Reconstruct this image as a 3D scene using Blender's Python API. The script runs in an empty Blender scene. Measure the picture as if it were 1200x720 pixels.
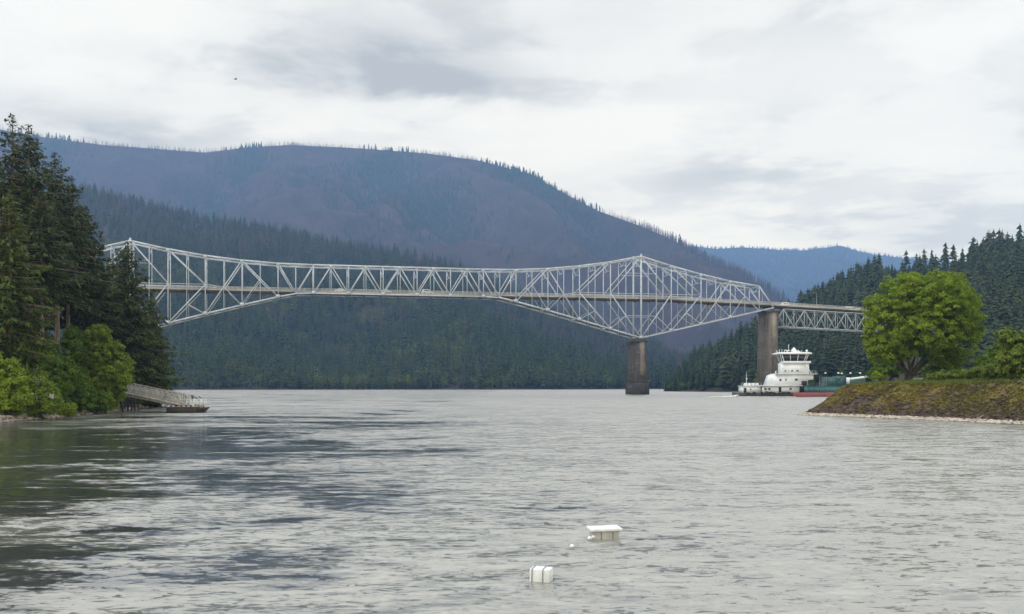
import bpy, math, random
import numpy as np
from mathutils import Vector

random.seed(7)
RNG = np.random.default_rng(7)
scene = bpy.context.scene
COL = scene.collection
PI = math.pi
R = math.radians

# ------------------------------------------------------------------ survey
# camera 4 m above the water looking along +Y, 36 mm lens; the survey below
# turns a photo bearing and a surveyed distance into metres
F = 1200.0
HZ = 452.0
EYE = 4.0
def at(px, py, Y):
    return Vector(((px - 600.0) / F * Y, Y, EYE - (py - HZ) / F * Y))
def gx(px, Y):
    return (px - 600.0) / F * Y
def gz(py, Y):
    return EYE - (py - HZ) / F * Y

# ------------------------------------------------------------------ numpy helpers
def hash2(ix, iy, seed):
    h = (ix.astype(np.int64) * 374761393 + iy.astype(np.int64) * 668265263 + seed * 1442695041) & 0x7fffffff
    h = ((h ^ (h >> 13)) * 1274126177) & 0x7fffffff
    h = h ^ (h >> 16)
    return (h & 0xffffff) / float(0xffffff)
def vnoise(x, y, seed=0):
    x = np.asarray(x, float); y = np.asarray(y, float)
    ix = np.floor(x); iy = np.floor(y)
    fx = x - ix; fy = y - iy
    fx = fx * fx * (3 - 2 * fx); fy = fy * fy * (3 - 2 * fy)
    ix = ix.astype(np.int64); iy = iy.astype(np.int64)
    a = hash2(ix, iy, seed); b = hash2(ix + 1, iy, seed)
    c = hash2(ix, iy + 1, seed); d = hash2(ix + 1, iy + 1, seed)
    return (a * (1 - fx) + b * fx) * (1 - fy) + (c * (1 - fx) + d * fx) * fy
def fbm(x, y, seed=0, octv=4, gain=0.5):
    s = 0.0; a = 1.0; t = 0.0
    for k in range(octv):
        s = s + a * vnoise(np.asarray(x) * 2 ** k + 17.3 * k, np.asarray(y) * 2 ** k + 9.1 * k, seed + k)
        t += a; a *= gain
    return s / t * 2 - 1
def sstep(a, b, x):
    t = np.clip((x - a) / (b - a), 0, 1)
    return t * t * (3 - 2 * t)

def np_mesh(name, V, faces, smooth=False, attrs=None):
    """V (n,3); faces = list of (m,k) int arrays"""
    V = np.asarray(V, np.float32)
    me = bpy.data.meshes.new(name)
    faces = [np.asarray(f, np.int32) for f in faces if len(f)]
    nl = sum(f.size for f in faces); npol = sum(len(f) for f in faces)
    me.vertices.add(len(V)); me.loops.add(nl); me.polygons.add(npol)
    me.vertices.foreach_set('co', V.ravel())
    me.loops.foreach_set('vertex_index', np.concatenate([f.ravel() for f in faces]))
    st = []; tot = []; o = 0
    for f in faces:
        k = f.shape[1]
        st.append(o + np.arange(len(f)) * k); tot.append(np.full(len(f), k))
        o += f.size
    me.polygons.foreach_set('loop_start', np.concatenate(st).astype(np.int32))
    me.polygons.foreach_set('loop_total', np.concatenate(tot).astype(np.int32))
    if smooth:
        me.polygons.foreach_set('use_smooth', np.ones(npol, bool))
    if attrs:
        for k, v in attrs.items():
            a = me.attributes.new(k, 'FLOAT', 'POINT')
            a.data.foreach_set('value', np.asarray(v, np.float32))
    me.update(calc_edges=True)
    return me

def link(name, me, mat, parent=None, loc=None):
    o = bpy.data.objects.new(name, me)
    COL.objects.link(o)
    if mat is not None and me is not None and len(me.materials) == 0:
        me.materials.append(mat)
    if parent is not None:
        o.parent = parent
    if loc is not None:
        o.location = loc
    return o
def tag(o, label=None, cat=None, group=None, kind=None):
    if label: o['label'] = label
    if cat: o['category'] = cat
    if group: o['group'] = group
    if kind: o['kind'] = kind
    return o
def empty(name, loc=(0, 0, 0), rz=0.0):
    o = bpy.data.objects.new(name, None)
    COL.objects.link(o)
    o.location = loc; o.rotation_euler = (0, 0, rz)
    o.empty_display_size = 0.3
    return o

class MB:
    """collects simple solids into one mesh"""
    def __init__(s):
        s.V = []; s.F = {}; s.n = 0
    def add(s, V, F):
        V = np.asarray(V, float)
        for f in F:
            s.F.setdefault(len(f), []).append([i + s.n for i in f])
        s.V.append(V); s.n += len(V)
        return s
    def box(s, c, size, rz=0.0):
        c = np.array(c, float); h = np.array(size, float) / 2
        P = np.array([[x, y, z] for z in (-1, 1) for y in (-1, 1) for x in (-1, 1)], float) * h
        if rz:
            ca, sa = math.cos(rz), math.sin(rz)
            P = np.stack([P[:, 0] * ca - P[:, 1] * sa, P[:, 0] * sa + P[:, 1] * ca, P[:, 2]], 1)
        return s.add(P + c, [(0, 2, 3, 1), (4, 5, 7, 6), (0, 1, 5, 4), (2, 6, 7, 3), (0, 4, 6, 2), (1, 3, 7, 5)])
    def box2(s, x0, x1, y0, y1, z0, z1):
        return s.box(((x0 + x1) / 2, (y0 + y1) / 2, (z0 + z1) / 2), (abs(x1 - x0), abs(y1 - y0), abs(z1 - z0)))
    def bar(s, a, b, w, h=None, up=(0, 0, 1)):
        h = h or w
        a = np.array(a, float); b = np.array(b, float)
        d = b - a; L = np.linalg.norm(d)
        if L < 1e-6: return s
        d /= L
        up = np.array(up, float)
        sd = np.cross(d, up)
        if np.linalg.norm(sd) < 1e-4:
            sd = np.cross(d, np.array([1.0, 0, 0]))
        sd /= np.linalg.norm(sd)
        u2 = np.cross(sd, d)
        P = []
        for e in (a, b):
            for q, r in ((-1, -1), (1, -1), (1, 1), (-1, 1)):
                P.append(e + sd * q * w / 2 + u2 * r * h / 2)
        return s.add(P, [(0, 1, 2, 3), (4, 7, 6, 5), (0, 4, 5, 1), (1, 5, 6, 2), (2, 6, 7, 3), (3, 7, 4, 0)])
    def tube(s, pts, rad, n=8, cap=True):
        pts = [np.array(p, float) for p in pts]
        if not hasattr(rad, '__len__'): rad = [rad] * len(pts)
        P = []
        for i, p in enumerate(pts):
            d = pts[min(i + 1, len(pts) - 1)] - pts[max(i - 1, 0)]
            d = d / (np.linalg.norm(d) + 1e-9)
            ref = np.array([0, 0, 1.0]) if abs(d[2]) < 0.9 else np.array([1.0, 0, 0])
            a = np.cross(d, ref); a /= np.linalg.norm(a); b = np.cross(d, a)
            for k in range(n):
                t = 2 * PI * k / n
                P.append(p + (a * math.cos(t) + b * math.sin(t)) * rad[i])
        Fs = []
        for i in range(len(pts) - 1):
            for k in range(n):
                k2 = (k + 1) % n
                Fs.append((i * n + k, i * n + k2, (i + 1) * n + k2, (i + 1) * n + k))
        s.add(P, Fs)
        if cap:
            base = s.n - len(P)
            s.F.setdefault(n, []).append([base + k for k in range(n)])
            s.F.setdefault(n, []).append([base + (len(pts) - 1) * n + (n - 1 - k) for k in range(n)])
        return s
    def prism(s, prof, y0, y1):
        """profile in x,z extruded along y"""
        n = len(prof)
        P = [(x, y0, z) for x, z in prof] + [(x, y1, z) for x, z in prof]
        Fs = [tuple(range(n)), tuple(range(2 * n - 1, n - 1, -1))]
        for i in range(n):
            j = (i + 1) % n
            Fs.append((i, i + n, j + n, j))
        return s.add(P, Fs)
    def loft(s, rings):
        n = len(rings[0]); P = [p for r in rings for p in r]
        Fs = []
        for i in range(len(rings) - 1):
            for k in range(n):
                k2 = (k + 1) % n
                Fs.append((i * n + k, i * n + k2, (i + 1) * n + k2, (i + 1) * n + k))
        Fs.append(tuple(range(n - 1, -1, -1)))
        Fs.append(tuple((len(rings) - 1) * n + k for k in range(n)))
        return s.add(P, Fs)
    def ball(s, c, r, nu=12, nv=8, sc=(1, 1, 1)):
        c = np.array(c, float)
        P = [c + np.array([0, 0, r * sc[2]])]
        for i in range(1, nv):
            t = PI * i / nv
            for k in range(nu):
                a = 2 * PI * k / nu
                P.append(c + r * np.array([math.sin(t) * math.cos(a) * sc[0], math.sin(t) * math.sin(a) * sc[1], math.cos(t) * sc[2]]))
        P.append(c - np.array([0, 0, r * sc[2]]))
        Fs = []
        for k in range(nu):
            Fs.append((0, 1 + k, 1 + (k + 1) % nu))
            for i in range(nv - 2):
                a = 1 + i * nu; b = a + nu
                Fs.append((a + k, b + k, b + (k + 1) % nu, a + (k + 1) % nu))
            a = 1 + (nv - 2) * nu
            Fs.append((a + k, len(P) - 1, a + (k + 1) % nu))
        return s.add(P, Fs)
    def torus(s, c, R0, r0, axis='y', nu=16, nv=8):
        P = []
        for i in range(nu):
            a = 2 * PI * i / nu
            for k in range(nv):
                b = 2 * PI * k / nv
                q = (R0 + r0 * math.cos(b))
                u, v, w = q * math.cos(a), q * math.sin(a), r0 * math.sin(b)
                P.append(np.array(c, float) + (np.array([u, w, v]) if axis == 'y' else np.array([w, u, v]) if axis == 'x' else np.array([u, v, w])))
        Fs = []
        for i in range(nu):
            for k in range(nv):
                i2 = (i + 1) % nu; k2 = (k + 1) % nv
                Fs.append((i * nv + k, i2 * nv + k, i2 * nv + k2, i * nv + k2))
        return s.add(P, Fs)
    def build(s, name, mat, parent=None, loc=None, smooth=False):
        me = np_mesh(name, np.concatenate(s.V), [np.array(v) for v in s.F.values()], smooth)
        return link(name, me, mat, parent, loc)

# ------------------------------------------------------------------ materials
def new_mat(name):
    m = bpy.data.materials.new(name); m.use_nodes = True
    nt = m.node_tree
    for n in list(nt.nodes): nt.nodes.remove(n)
    out = nt.nodes.new('ShaderNodeOutputMaterial')
    return m, nt, out
def N(nt, typ, **kw):
    n = nt.nodes.new(typ)
    for k, v in kw.items():
        if k == 'inp':
            for kk, vv in v.items(): n.inputs[kk].default_value = vv
        else:
            setattr(n, k, v)
    return n
def L(nt, a, b):
    nt.links.new(a, b)
def c4(c): return (c[0], c[1], c[2], 1.0)
def mixrgb(nt, fac, a, b, blend='MIX'):
    n = nt.nodes.new('ShaderNodeMix'); n.data_type = 'RGBA'; n.blend_type = blend
    for sock, v in ((n.inputs[0], fac), (n.inputs[6], a), (n.inputs[7], b)):
        if hasattr(v, 'links') or hasattr(v, 'is_linked'):
            nt.links.new(v, sock)
        elif isinstance(v, (tuple, list)):
            sock.default_value = c4(v)
        else:
            sock.default_value = v
    return n.outputs[2]
def maprange(nt, v, a, b, c=0.0, d=1.0, smooth=True):
    n = nt.nodes.new('ShaderNodeMapRange')
    if smooth: n.interpolation_type = 'SMOOTHSTEP'
    nt.links.new(v, n.inputs[0])
    for i, x in zip((1, 2, 3, 4), (a, b, c, d)): n.inputs[i].default_value = x
    return n.outputs[0]
def math_(nt, op, a, b=None):
    n = nt.nodes.new('ShaderNodeMath'); n.operation = op
    for i, v in enumerate((a, b)):
        if v is None: continue
        if hasattr(v, 'is_linked'): nt.links.new(v, n.inputs[i])
        else: n.inputs[i].default_value = v
    return n.outputs[0]
def noise(nt, vec, scale, detail=4, rough=0.55, dist=0.0):
    n = nt.nodes.new('ShaderNodeTexNoise')
    n.inputs['Scale'].default_value = scale; n.inputs['Detail'].default_value = detail
    n.inputs['Roughness'].default_value = rough; n.inputs['Distortion'].default_value = dist
    nt.links.new(vec, n.inputs['Vector'])
    return n
def mapping(nt, vec, scale=(1, 1, 1), loc=(0, 0, 0), rot=(0, 0, 0)):
    n = nt.nodes.new('ShaderNodeMapping')
    n.inputs['Scale'].default_value = scale; n.inputs['Location'].default_value = loc; n.inputs['Rotation'].default_value = rot
    nt.links.new(vec, n.inputs['Vector'])
    return n.outputs[0]

def mat_plain(name, c1, c2=None, rough=0.6, scale=1.0, metallic=0.0, bump=0.0, stretch=(1, 1, 1), dirt=None):
    m, nt, out = new_mat(name)
    b = N(nt, 'ShaderNodeBsdfPrincipled')
    b.inputs['Roughness'].default_value = rough; b.inputs['Metallic'].default_value = metallic
    tc = N(nt, 'ShaderNodeTexCoord')
    v = mapping(nt, tc.outputs['Object'], stretch)
    n = noise(nt, v, scale, 5)
    f = maprange(nt, n.outputs['Fac'], 0.35, 0.65)
    col = mixrgb(nt, f, c1, c2 or tuple(x * 0.75 for x in c1))
    if dirt:
        n2 = noise(nt, mapping(nt, tc.outputs['Object'], dirt[2]), dirt[1], 6, 0.65)
        col = mixrgb(nt, maprange(nt, n2.outputs['Fac'], 0.52, 0.7, 0, dirt[3]), col, dirt[0])
    L(nt, col, b.inputs['Base Color'])
    if bump:
        bp = N(nt, 'ShaderNodeBump'); bp.inputs['Strength'].default_value = bump; bp.inputs['Distance'].default_value = 0.05
        L(nt, n.outputs['Fac'], bp.inputs['Height']); L(nt, bp.outputs['Normal'], b.inputs['Normal'])
    L(nt, b.outputs[0], out.inputs['Surface'])
    return m

def mat_leaf(name, dark, light, trans=0.25, extra=None, patch=0.0):
    """leaf colour varies leaf by leaf (tint attribute)"""
    m, nt, out = new_mat(name)
    at_ = N(nt, 'ShaderNodeAttribute', attribute_name='tint')
    col = mixrgb(nt, at_.outputs['Fac'], dark, light)
    if extra:
        oi = N(nt, 'ShaderNodeObjectInfo')
        col = mixrgb(nt, maprange(nt, oi.outputs['Random'], 0.45, 1.0, 0, 0.8), col, extra)
    if patch:
        g = N(nt, 'ShaderNodeNewGeometry')
        nz = noise(nt, g.outputs['Position'], patch, 3)
        col = mixrgb(nt, maprange(nt, nz.outputs['Fac'], 0.4, 0.65, 0, 0.5), col, light)
    d = N(nt, 'ShaderNodeBsdfPrincipled'); d.inputs['Roughness'].default_value = 0.55
    d.inputs['Specular IOR Level'].default_value = 0.06
    t = N(nt, 'ShaderNodeBsdfTranslucent')
    L(nt, col, d.inputs['Base Color']); L(nt, col, t.inputs['Color'])
    mx = N(nt, 'ShaderNodeMixShader'); mx.inputs[0].default_value = trans
    L(nt, d.outputs[0], mx.inputs[1]); L(nt, t.outputs[0], mx.inputs[2])
    L(nt, mx.outputs[0], out.inputs['Surface'])
    return m

M = {}
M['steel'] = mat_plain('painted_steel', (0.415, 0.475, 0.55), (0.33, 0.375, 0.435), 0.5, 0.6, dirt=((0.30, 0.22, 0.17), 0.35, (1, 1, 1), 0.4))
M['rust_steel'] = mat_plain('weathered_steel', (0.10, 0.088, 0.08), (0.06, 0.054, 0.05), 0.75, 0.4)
M['deck'] = mat_plain('weathered_deck', (0.40, 0.41, 0.405), (0.31, 0.32, 0.315), 0.85, 0.25)
M['rail'] = mat_plain('galvanised_rail', (0.52, 0.535, 0.53), (0.43, 0.435, 0.43), 0.6, 0.3)
M['needle'] = mat_leaf('fir_needles', (0.020, 0.034, 0.014), (0.060, 0.084, 0.028), 0.15)
M['needle_light'] = mat_leaf('sunlit_fir_needles', (0.035, 0.056, 0.014), (0.105, 0.135, 0.030), 0.2)  # yellow green fir, with its sunlit brightness put into the needle colour
M['needle_mid'] = mat_leaf('olive_fir_needles', (0.028, 0.046, 0.016), (0.085, 0.112, 0.032), 0.2)
M['bark'] = mat_plain('fir_bark', (0.22, 0.17, 0.135), (0.11, 0.085, 0.07), 0.9, 1.5, stretch=(3, 3, 0.4), bump=0.5)
M['maple_leaf'] = mat_leaf('maple_leaves', (0.095, 0.165, 0.016), (0.23, 0.315, 0.034), 0.35)
M['maple_bark'] = mat_plain('maple_bark', (0.07, 0.06, 0.05), (0.04, 0.035, 0.03), 0.9, 2, stretch=(2, 2, 0.5))
M['bush_bright'] = mat_leaf('bright_shrub_leaves', (0.10, 0.165, 0.016), (0.25, 0.32, 0.040), 0.3)
M['bush_mid'] = mat_leaf('shrub_leaves', (0.046, 0.098, 0.014), (0.13, 0.20, 0.028), 0.25)
M['bush_olive'] = mat_leaf('olive_shrub_leaves', (0.078, 0.13, 0.018), (0.20, 0.265, 0.038), 0.25)
M['bank_bush'] = mat_leaf('bank_shrub_leaves', (0.065, 0.105, 0.018), (0.165, 0.21, 0.036), 0.25)
M['blossom'] = mat_leaf('white_blossom', (0.62, 0.64, 0.58), (0.8, 0.8, 0.76), 0.2)
M['twig'] = mat_plain('twig_bark', (0.10, 0.08, 0.06), (0.06, 0.05, 0.04), 0.9, 3)

# ------------------------------------------------------------------ world and sun
SUN_EL, SUN_AZ = 48.0, 245.0     # azimuth from +Y clockwise: high on the left, behind the camera
def make_world():
    w = bpy.data.worlds.new('World'); scene.world = w; w.use_nodes = True
    nt = w.node_tree
    for n in list(nt.nodes): nt.nodes.remove(n)
    out = N(nt, 'ShaderNodeOutputWorld')
    sky = N(nt, 'ShaderNodeTexSky'); sky.sky_type = 'NISHITA'; sky.sun_disc = False
    sky.sun_elevation = R(SUN_EL); sky.sun_rotation = R(SUN_AZ); sky.altitude = 50
    bg1 = N(nt, 'ShaderNodeBackground'); bg1.inputs['Strength'].default_value = 0.12
    L(nt, sky.outputs[0], bg1.inputs['Color'])
    tc = N(nt, 'ShaderNodeTexCoord')
    sep = N(nt, 'ShaderNodeSeparateXYZ'); L(nt, tc.outputs['Generated'], sep.inputs[0])
    X, Y, Z = sep.outputs
    zc = math_(nt, 'MAXIMUM', Z, 0.0)
    den = math_(nt, 'ADD', zc, 0.10)
    cx = math_(nt, 'DIVIDE', X, den); cy = math_(nt, 'DIVIDE', Y, den)
    cmb = N(nt, 'ShaderNodeCombineXYZ'); L(nt, cx, cmb.inputs[0]); L(nt, cy, cmb.inputs[1])
    n1 = noise(nt, cmb.outputs[0], 0.85, 7, 0.52, 0.35)
    n2 = noise(nt, mapping(nt, cmb.outputs[0], (1, 1, 1), (11.3, 4.2, 2.0)), 2.3, 6, 0.55, 0.2)
    # heavier cloud banks, each at its own bearing (x/y, z/y) on the sky
    dvy = math_(nt, 'MAXIMUM', Y, 0.05)
    a = math_(nt, 'DIVIDE', X, dvy); b = math_(nt, 'DIVIDE', Z, dvy)
    wob = math_(nt, 'MULTIPLY', math_(nt, 'SUBTRACT', n1.outputs['Fac'], 0.5), 0.10)
    wob2 = math_(nt, 'MULTIPLY', math_(nt, 'SUBTRACT', n2.outputs['Fac'], 0.5), 0.07)
    a = math_(nt, 'ADD', a, math_(nt, 'MULTIPLY', wob2, 2.2)); b = math_(nt, 'ADD', b, math_(nt, 'ADD', wob, wob2))
    tot = None
    for (ca, cb, ra, rb, amp) in ((-0.13, 0.322, 0.21, 0.05, 0.56), (-0.05, 0.288, 0.13, 0.020, 0.48), (-0.42, 0.262, 0.13, 0.022, 0.34),
                                  (0.26, 0.225, 0.12, 0.04, 0.26), (0.22, 0.40, 0.22, 0.06, 0.30), (0.33, 0.165, 0.26, 0.045, 0.14),
                                  (0.12, 0.235, 0.10, 0.05, -0.25), (-0.38, 0.35, 0.14, 0.06, -0.22), (0.02, 0.275, 0.06, 0.06, -0.2)):
        da = math_(nt, 'DIVIDE', math_(nt, 'SUBTRACT', a, ca), ra)
        db = math_(nt, 'DIVIDE', math_(nt, 'SUBTRACT', b, cb), rb)
        d2 = math_(nt, 'ADD', math_(nt, 'MULTIPLY', da, da), math_(nt, 'MULTIPLY', db, db))
        g = math_(nt, 'MULTIPLY', math_(nt, 'EXPONENT', math_(nt, 'MULTIPLY', d2, -1.0)), amp)
        tot = g if tot is None else math_(nt, 'ADD', tot, g)
    dens = math_(nt, 'ADD', math_(nt, 'MULTIPLY', maprange(nt, n1.outputs['Fac'], 0.42, 0.64), 0.34),
                 math_(nt, 'MULTIPLY', maprange(nt, n2.outputs['Fac'], 0.43, 0.60), 0.25))
    dens = math_(nt, 'ADD', dens, math_(nt, 'MULTIPLY', tot, maprange(nt, n2.outputs['Fac'], 0.3, 0.65, 0.55, 1.25)))
    ramp = N(nt, 'ShaderNodeValToRGB')
    cr = ramp.color_ramp
    cr.elements[0].position = 0.0; cr.elements[0].color = (0.985, 0.975, 0.960, 1)
    cr.elements[1].position = 1.0; cr.elements[1].color = (0.47, 0.478, 0.492, 1)
    e = cr.elements.new(0.3); e.color = (0.885, 0.88, 0.875, 1)
    e = cr.elements.new(0.6); e.color = (0.68, 0.685, 0.692, 1)
    L(nt, dens, ramp.inputs[0])
    bg2 = N(nt, 'ShaderNodeBackground')
    # the low sky is seen through kilometres of blue air, so it is warmer and brighter beyond it
    ez = math_(nt, 'SUBTRACT', math_(nt, 'EXPONENT', math_(nt, 'DIVIDE', HAZE * 1150.0, math_(nt, 'MAXIMUM', Z, 0.085))), 1.0)
    low = N(nt, 'ShaderNodeCombineXYZ')
    for i, q in enumerate((0.76, 0.60, 0.26)):
        L(nt, math_(nt, 'ADD', 1.0, math_(nt, 'MULTIPLY', ez, q)), low.inputs[i])
    vm = N(nt, 'ShaderNodeVectorMath', operation='MULTIPLY'); L(nt, ramp.outputs[0], vm.inputs[0]); L(nt, low.outputs[0], vm.inputs[1])
    L(nt, vm.outputs[0], bg2.inputs['Color'])
    # an overcast sky is brightest overhead
    L(nt, math_(nt, 'ADD', 0.98, math_(nt, 'MULTIPLY', maprange(nt, Z, 0.33, 1.0, 0, 1), ZEN)), bg2.inputs['Strength'])
    mx = N(nt, 'ShaderNodeMixShader'); mx.inputs[0].default_value = 0.93
    L(nt, bg1.outputs[0], mx.inputs[1]); L(nt, bg2.outputs[0], mx.inputs[2])
    L(nt, mx.outputs[0], out.inputs['Surface'])
ZEN = 1.3
HAZE = 1.15e-4
make_world()
sd = bpy.data.lights.new('sun', 'SUN'); sd.energy = 1.2; sd.angle = R(18); sd.color = (1.0, 0.99, 0.975)
so = bpy.data.objects.new('sun', sd); COL.objects.link(so)
az, el = R(SUN_AZ), R(SUN_EL)
sdir = Vector((math.sin(az) * math.cos(el), math.cos(az) * math.cos(el), math.sin(el)))
so.rotation_euler = (-sdir).to_track_quat('-Z', 'Y').to_euler()
so.location = sdir * 300

cam = bpy.data.cameras.new('camera'); co = bpy.data.objects.new('camera', cam); COL.objects.link(co)
co.location = (0, 0, EYE); co.rotation_euler = (R(90), 0, 0)
cam.sensor_width = 36; cam.lens = 36; cam.sensor_fit = 'HORIZONTAL'; cam.shift_y = (HZ - 360) / 1200.0
cam.clip_start = 0.5; cam.clip_end = 40000
scene.camera = co
vs = scene.view_settings
vs.view_transform = 'Standard'; vs.look = 'None'; vs.exposure = 0.0; vs.gamma = 1.0; vs.use_curve_mapping = False
scene.render.engine = 'CYCLES'
cy = scene.cycles
cy.use_denoising = True
try: cy.denoiser = 'OPENIMAGEDENOISE'
except Exception: pass
cy.max_bounces = 6; cy.diffuse_bounces = 3; cy.glossy_bounces = 3; cy.transmission_bounces = 3; cy.volume_bounces = 0
cy.transparent_max_bounces = 8

# ------------------------------------------------------------------ river
def make_river():
    m, nt, out = new_mat('river_water')
    g = N(nt, 'ShaderNodeNewGeometry')
    P = g.outputs['Position']
    b = N(nt, 'ShaderNodeBsdfPrincipled')
    b.inputs['IOR'].default_value = 2.6
    # calm and ruffled patches drifting with the current
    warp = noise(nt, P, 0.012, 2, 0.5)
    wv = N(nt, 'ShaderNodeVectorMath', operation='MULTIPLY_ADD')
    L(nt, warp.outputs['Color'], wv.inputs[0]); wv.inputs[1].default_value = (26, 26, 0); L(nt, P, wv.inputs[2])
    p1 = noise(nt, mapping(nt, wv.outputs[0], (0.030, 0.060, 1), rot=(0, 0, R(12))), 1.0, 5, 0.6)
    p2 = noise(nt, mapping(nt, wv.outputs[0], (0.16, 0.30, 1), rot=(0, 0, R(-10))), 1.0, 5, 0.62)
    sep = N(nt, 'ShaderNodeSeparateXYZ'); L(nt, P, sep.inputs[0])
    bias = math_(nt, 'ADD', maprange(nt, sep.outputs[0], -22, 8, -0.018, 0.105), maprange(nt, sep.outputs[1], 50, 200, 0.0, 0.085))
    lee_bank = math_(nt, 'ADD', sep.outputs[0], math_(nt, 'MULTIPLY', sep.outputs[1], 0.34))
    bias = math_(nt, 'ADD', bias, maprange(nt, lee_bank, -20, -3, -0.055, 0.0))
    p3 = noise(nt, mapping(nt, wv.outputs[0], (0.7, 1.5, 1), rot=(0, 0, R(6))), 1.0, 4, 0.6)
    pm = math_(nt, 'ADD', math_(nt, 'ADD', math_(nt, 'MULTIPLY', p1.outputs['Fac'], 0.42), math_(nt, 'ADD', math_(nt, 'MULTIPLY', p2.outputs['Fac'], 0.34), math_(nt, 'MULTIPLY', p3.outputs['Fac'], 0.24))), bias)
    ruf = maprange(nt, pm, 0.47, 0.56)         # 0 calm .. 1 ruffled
    # slopes of the wavelets as a vector field (keeps working at any distance)
    def slope(scale, rot, stretch, detail, rough, amp):
        n = noise(nt, mapping(nt, P, stretch, rot=(0, 0, rot)), scale, detail, rough, 1.1)
        s = N(nt, 'ShaderNodeVectorMath', operation='SUBTRACT'); L(nt, n.outputs['Color'], s.inputs[0]); s.inputs[1].default_value = (0.5, 0.5, 0.5)
        q = N(nt, 'ShaderNodeVectorMath', operation='MULTIPLY'); L(nt, s.outputs[0], q.inputs[0]); q.inputs[1].default_value = (amp * 0.7, amp, 0)
        return q.outputs[0]
    s1 = slope(4.2, R(8), (0.5, 1.0, 1), 5, 0.70, 1.6)
    s2 = slope(0.7, R(-14), (0.55, 1.0, 1), 4, 0.6, 0.8)
    s3 = slope(0.11, R(5), (0.8, 1.0, 1), 3, 0.5, 0.14)
    k1 = N(nt, 'ShaderNodeVectorMath', operation='SCALE'); L(nt, s1, k1.inputs[0]); L(nt, maprange(nt, ruf, 0, 1, 0.17, 1.0, False), k1.inputs['Scale'])
    k2 = N(nt, 'ShaderNodeVectorMath', operation='SCALE'); L(nt, s2, k2.inputs[0]); L(nt, maprange(nt, ruf, 0, 1, 0.16, 1.0, False), k2.inputs['Scale'])
    a1 = N(nt, 'ShaderNodeVectorMath', operation='ADD'); L(nt, k1.outputs[0], a1.inputs[0]); L(nt, k2.outputs[0], a1.inputs[1])
    a2 = N(nt, 'ShaderNodeVectorMath', operation='ADD'); L(nt, a1.outputs[0], a2.inputs[0]); L(nt, s3, a2.inputs[1])
    a3 = N(nt, 'ShaderNodeVectorMath', operation='ADD'); L(nt, a2.outputs[0], a3.inputs[0]); 
    # added lean of the ruffled normals, so they reflect the brighter sky
    sky_lean = N(nt, 'ShaderNodeCombineXYZ'); L(nt, math_(nt, 'MULTIPLY', ruf, maprange(nt, sep.outputs[1], 40, 260, -0.12, -0.21)), sky_lean.inputs[1]); sky_lean.inputs[2].default_value = 1.0
    L(nt, sky_lean.outputs[0], a3.inputs[1])
    nn = N(nt, 'ShaderNodeVectorMath', operation='NORMALIZE'); L(nt, a3.outputs[0], nn.inputs[0])
    L(nt, nn.outputs[0], b.inputs['Normal'])
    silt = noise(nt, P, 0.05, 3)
    L(nt, mixrgb(nt, ruf, (0.040, 0.045, 0.048), mixrgb(nt, silt.outputs['Fac'], (0.165, 0.172, 0.156), (0.215, 0.22, 0.202))), b.inputs['Base Color'])   # ruffled water paler: sky reflection put into its base colour, silt tone varies
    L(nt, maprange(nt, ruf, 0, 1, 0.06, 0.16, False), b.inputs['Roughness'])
    L(nt, b.outputs[0], out.inputs['Surface'])
    # one sheet, denser near the camera, with a low real swell
    ys = np.concatenate([[-60, -20, 0], np.geomspace(6, 12000, 420)])
    xs = np.concatenate([np.linspace(-1, 1, 401)])
    V = []
    Yg, Ug = np.meshgrid(ys, xs, indexing='ij')
    Xg = Ug * (60 + np.abs(Yg) * 0.85)
    Zg = 0.035 * fbm(Xg * 0.16, Yg * 0.30, 91, 3) * np.exp(-np.abs(Yg) / 90.0)
    V = np.stack([Xg, Yg, Zg], -1).reshape(-1, 3)
    n1, n2 = Yg.shape
    idx = np.arange(n1 * n2).reshape(n1, n2)
    Fq = np.stack([idx[:-1, :-1], idx[:-1, 1:], idx[1:, 1:], idx[1:, :-1]], -1).reshape(-1, 4)
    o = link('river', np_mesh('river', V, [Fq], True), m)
    tag(o, kind='structure')
make_river()

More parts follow.
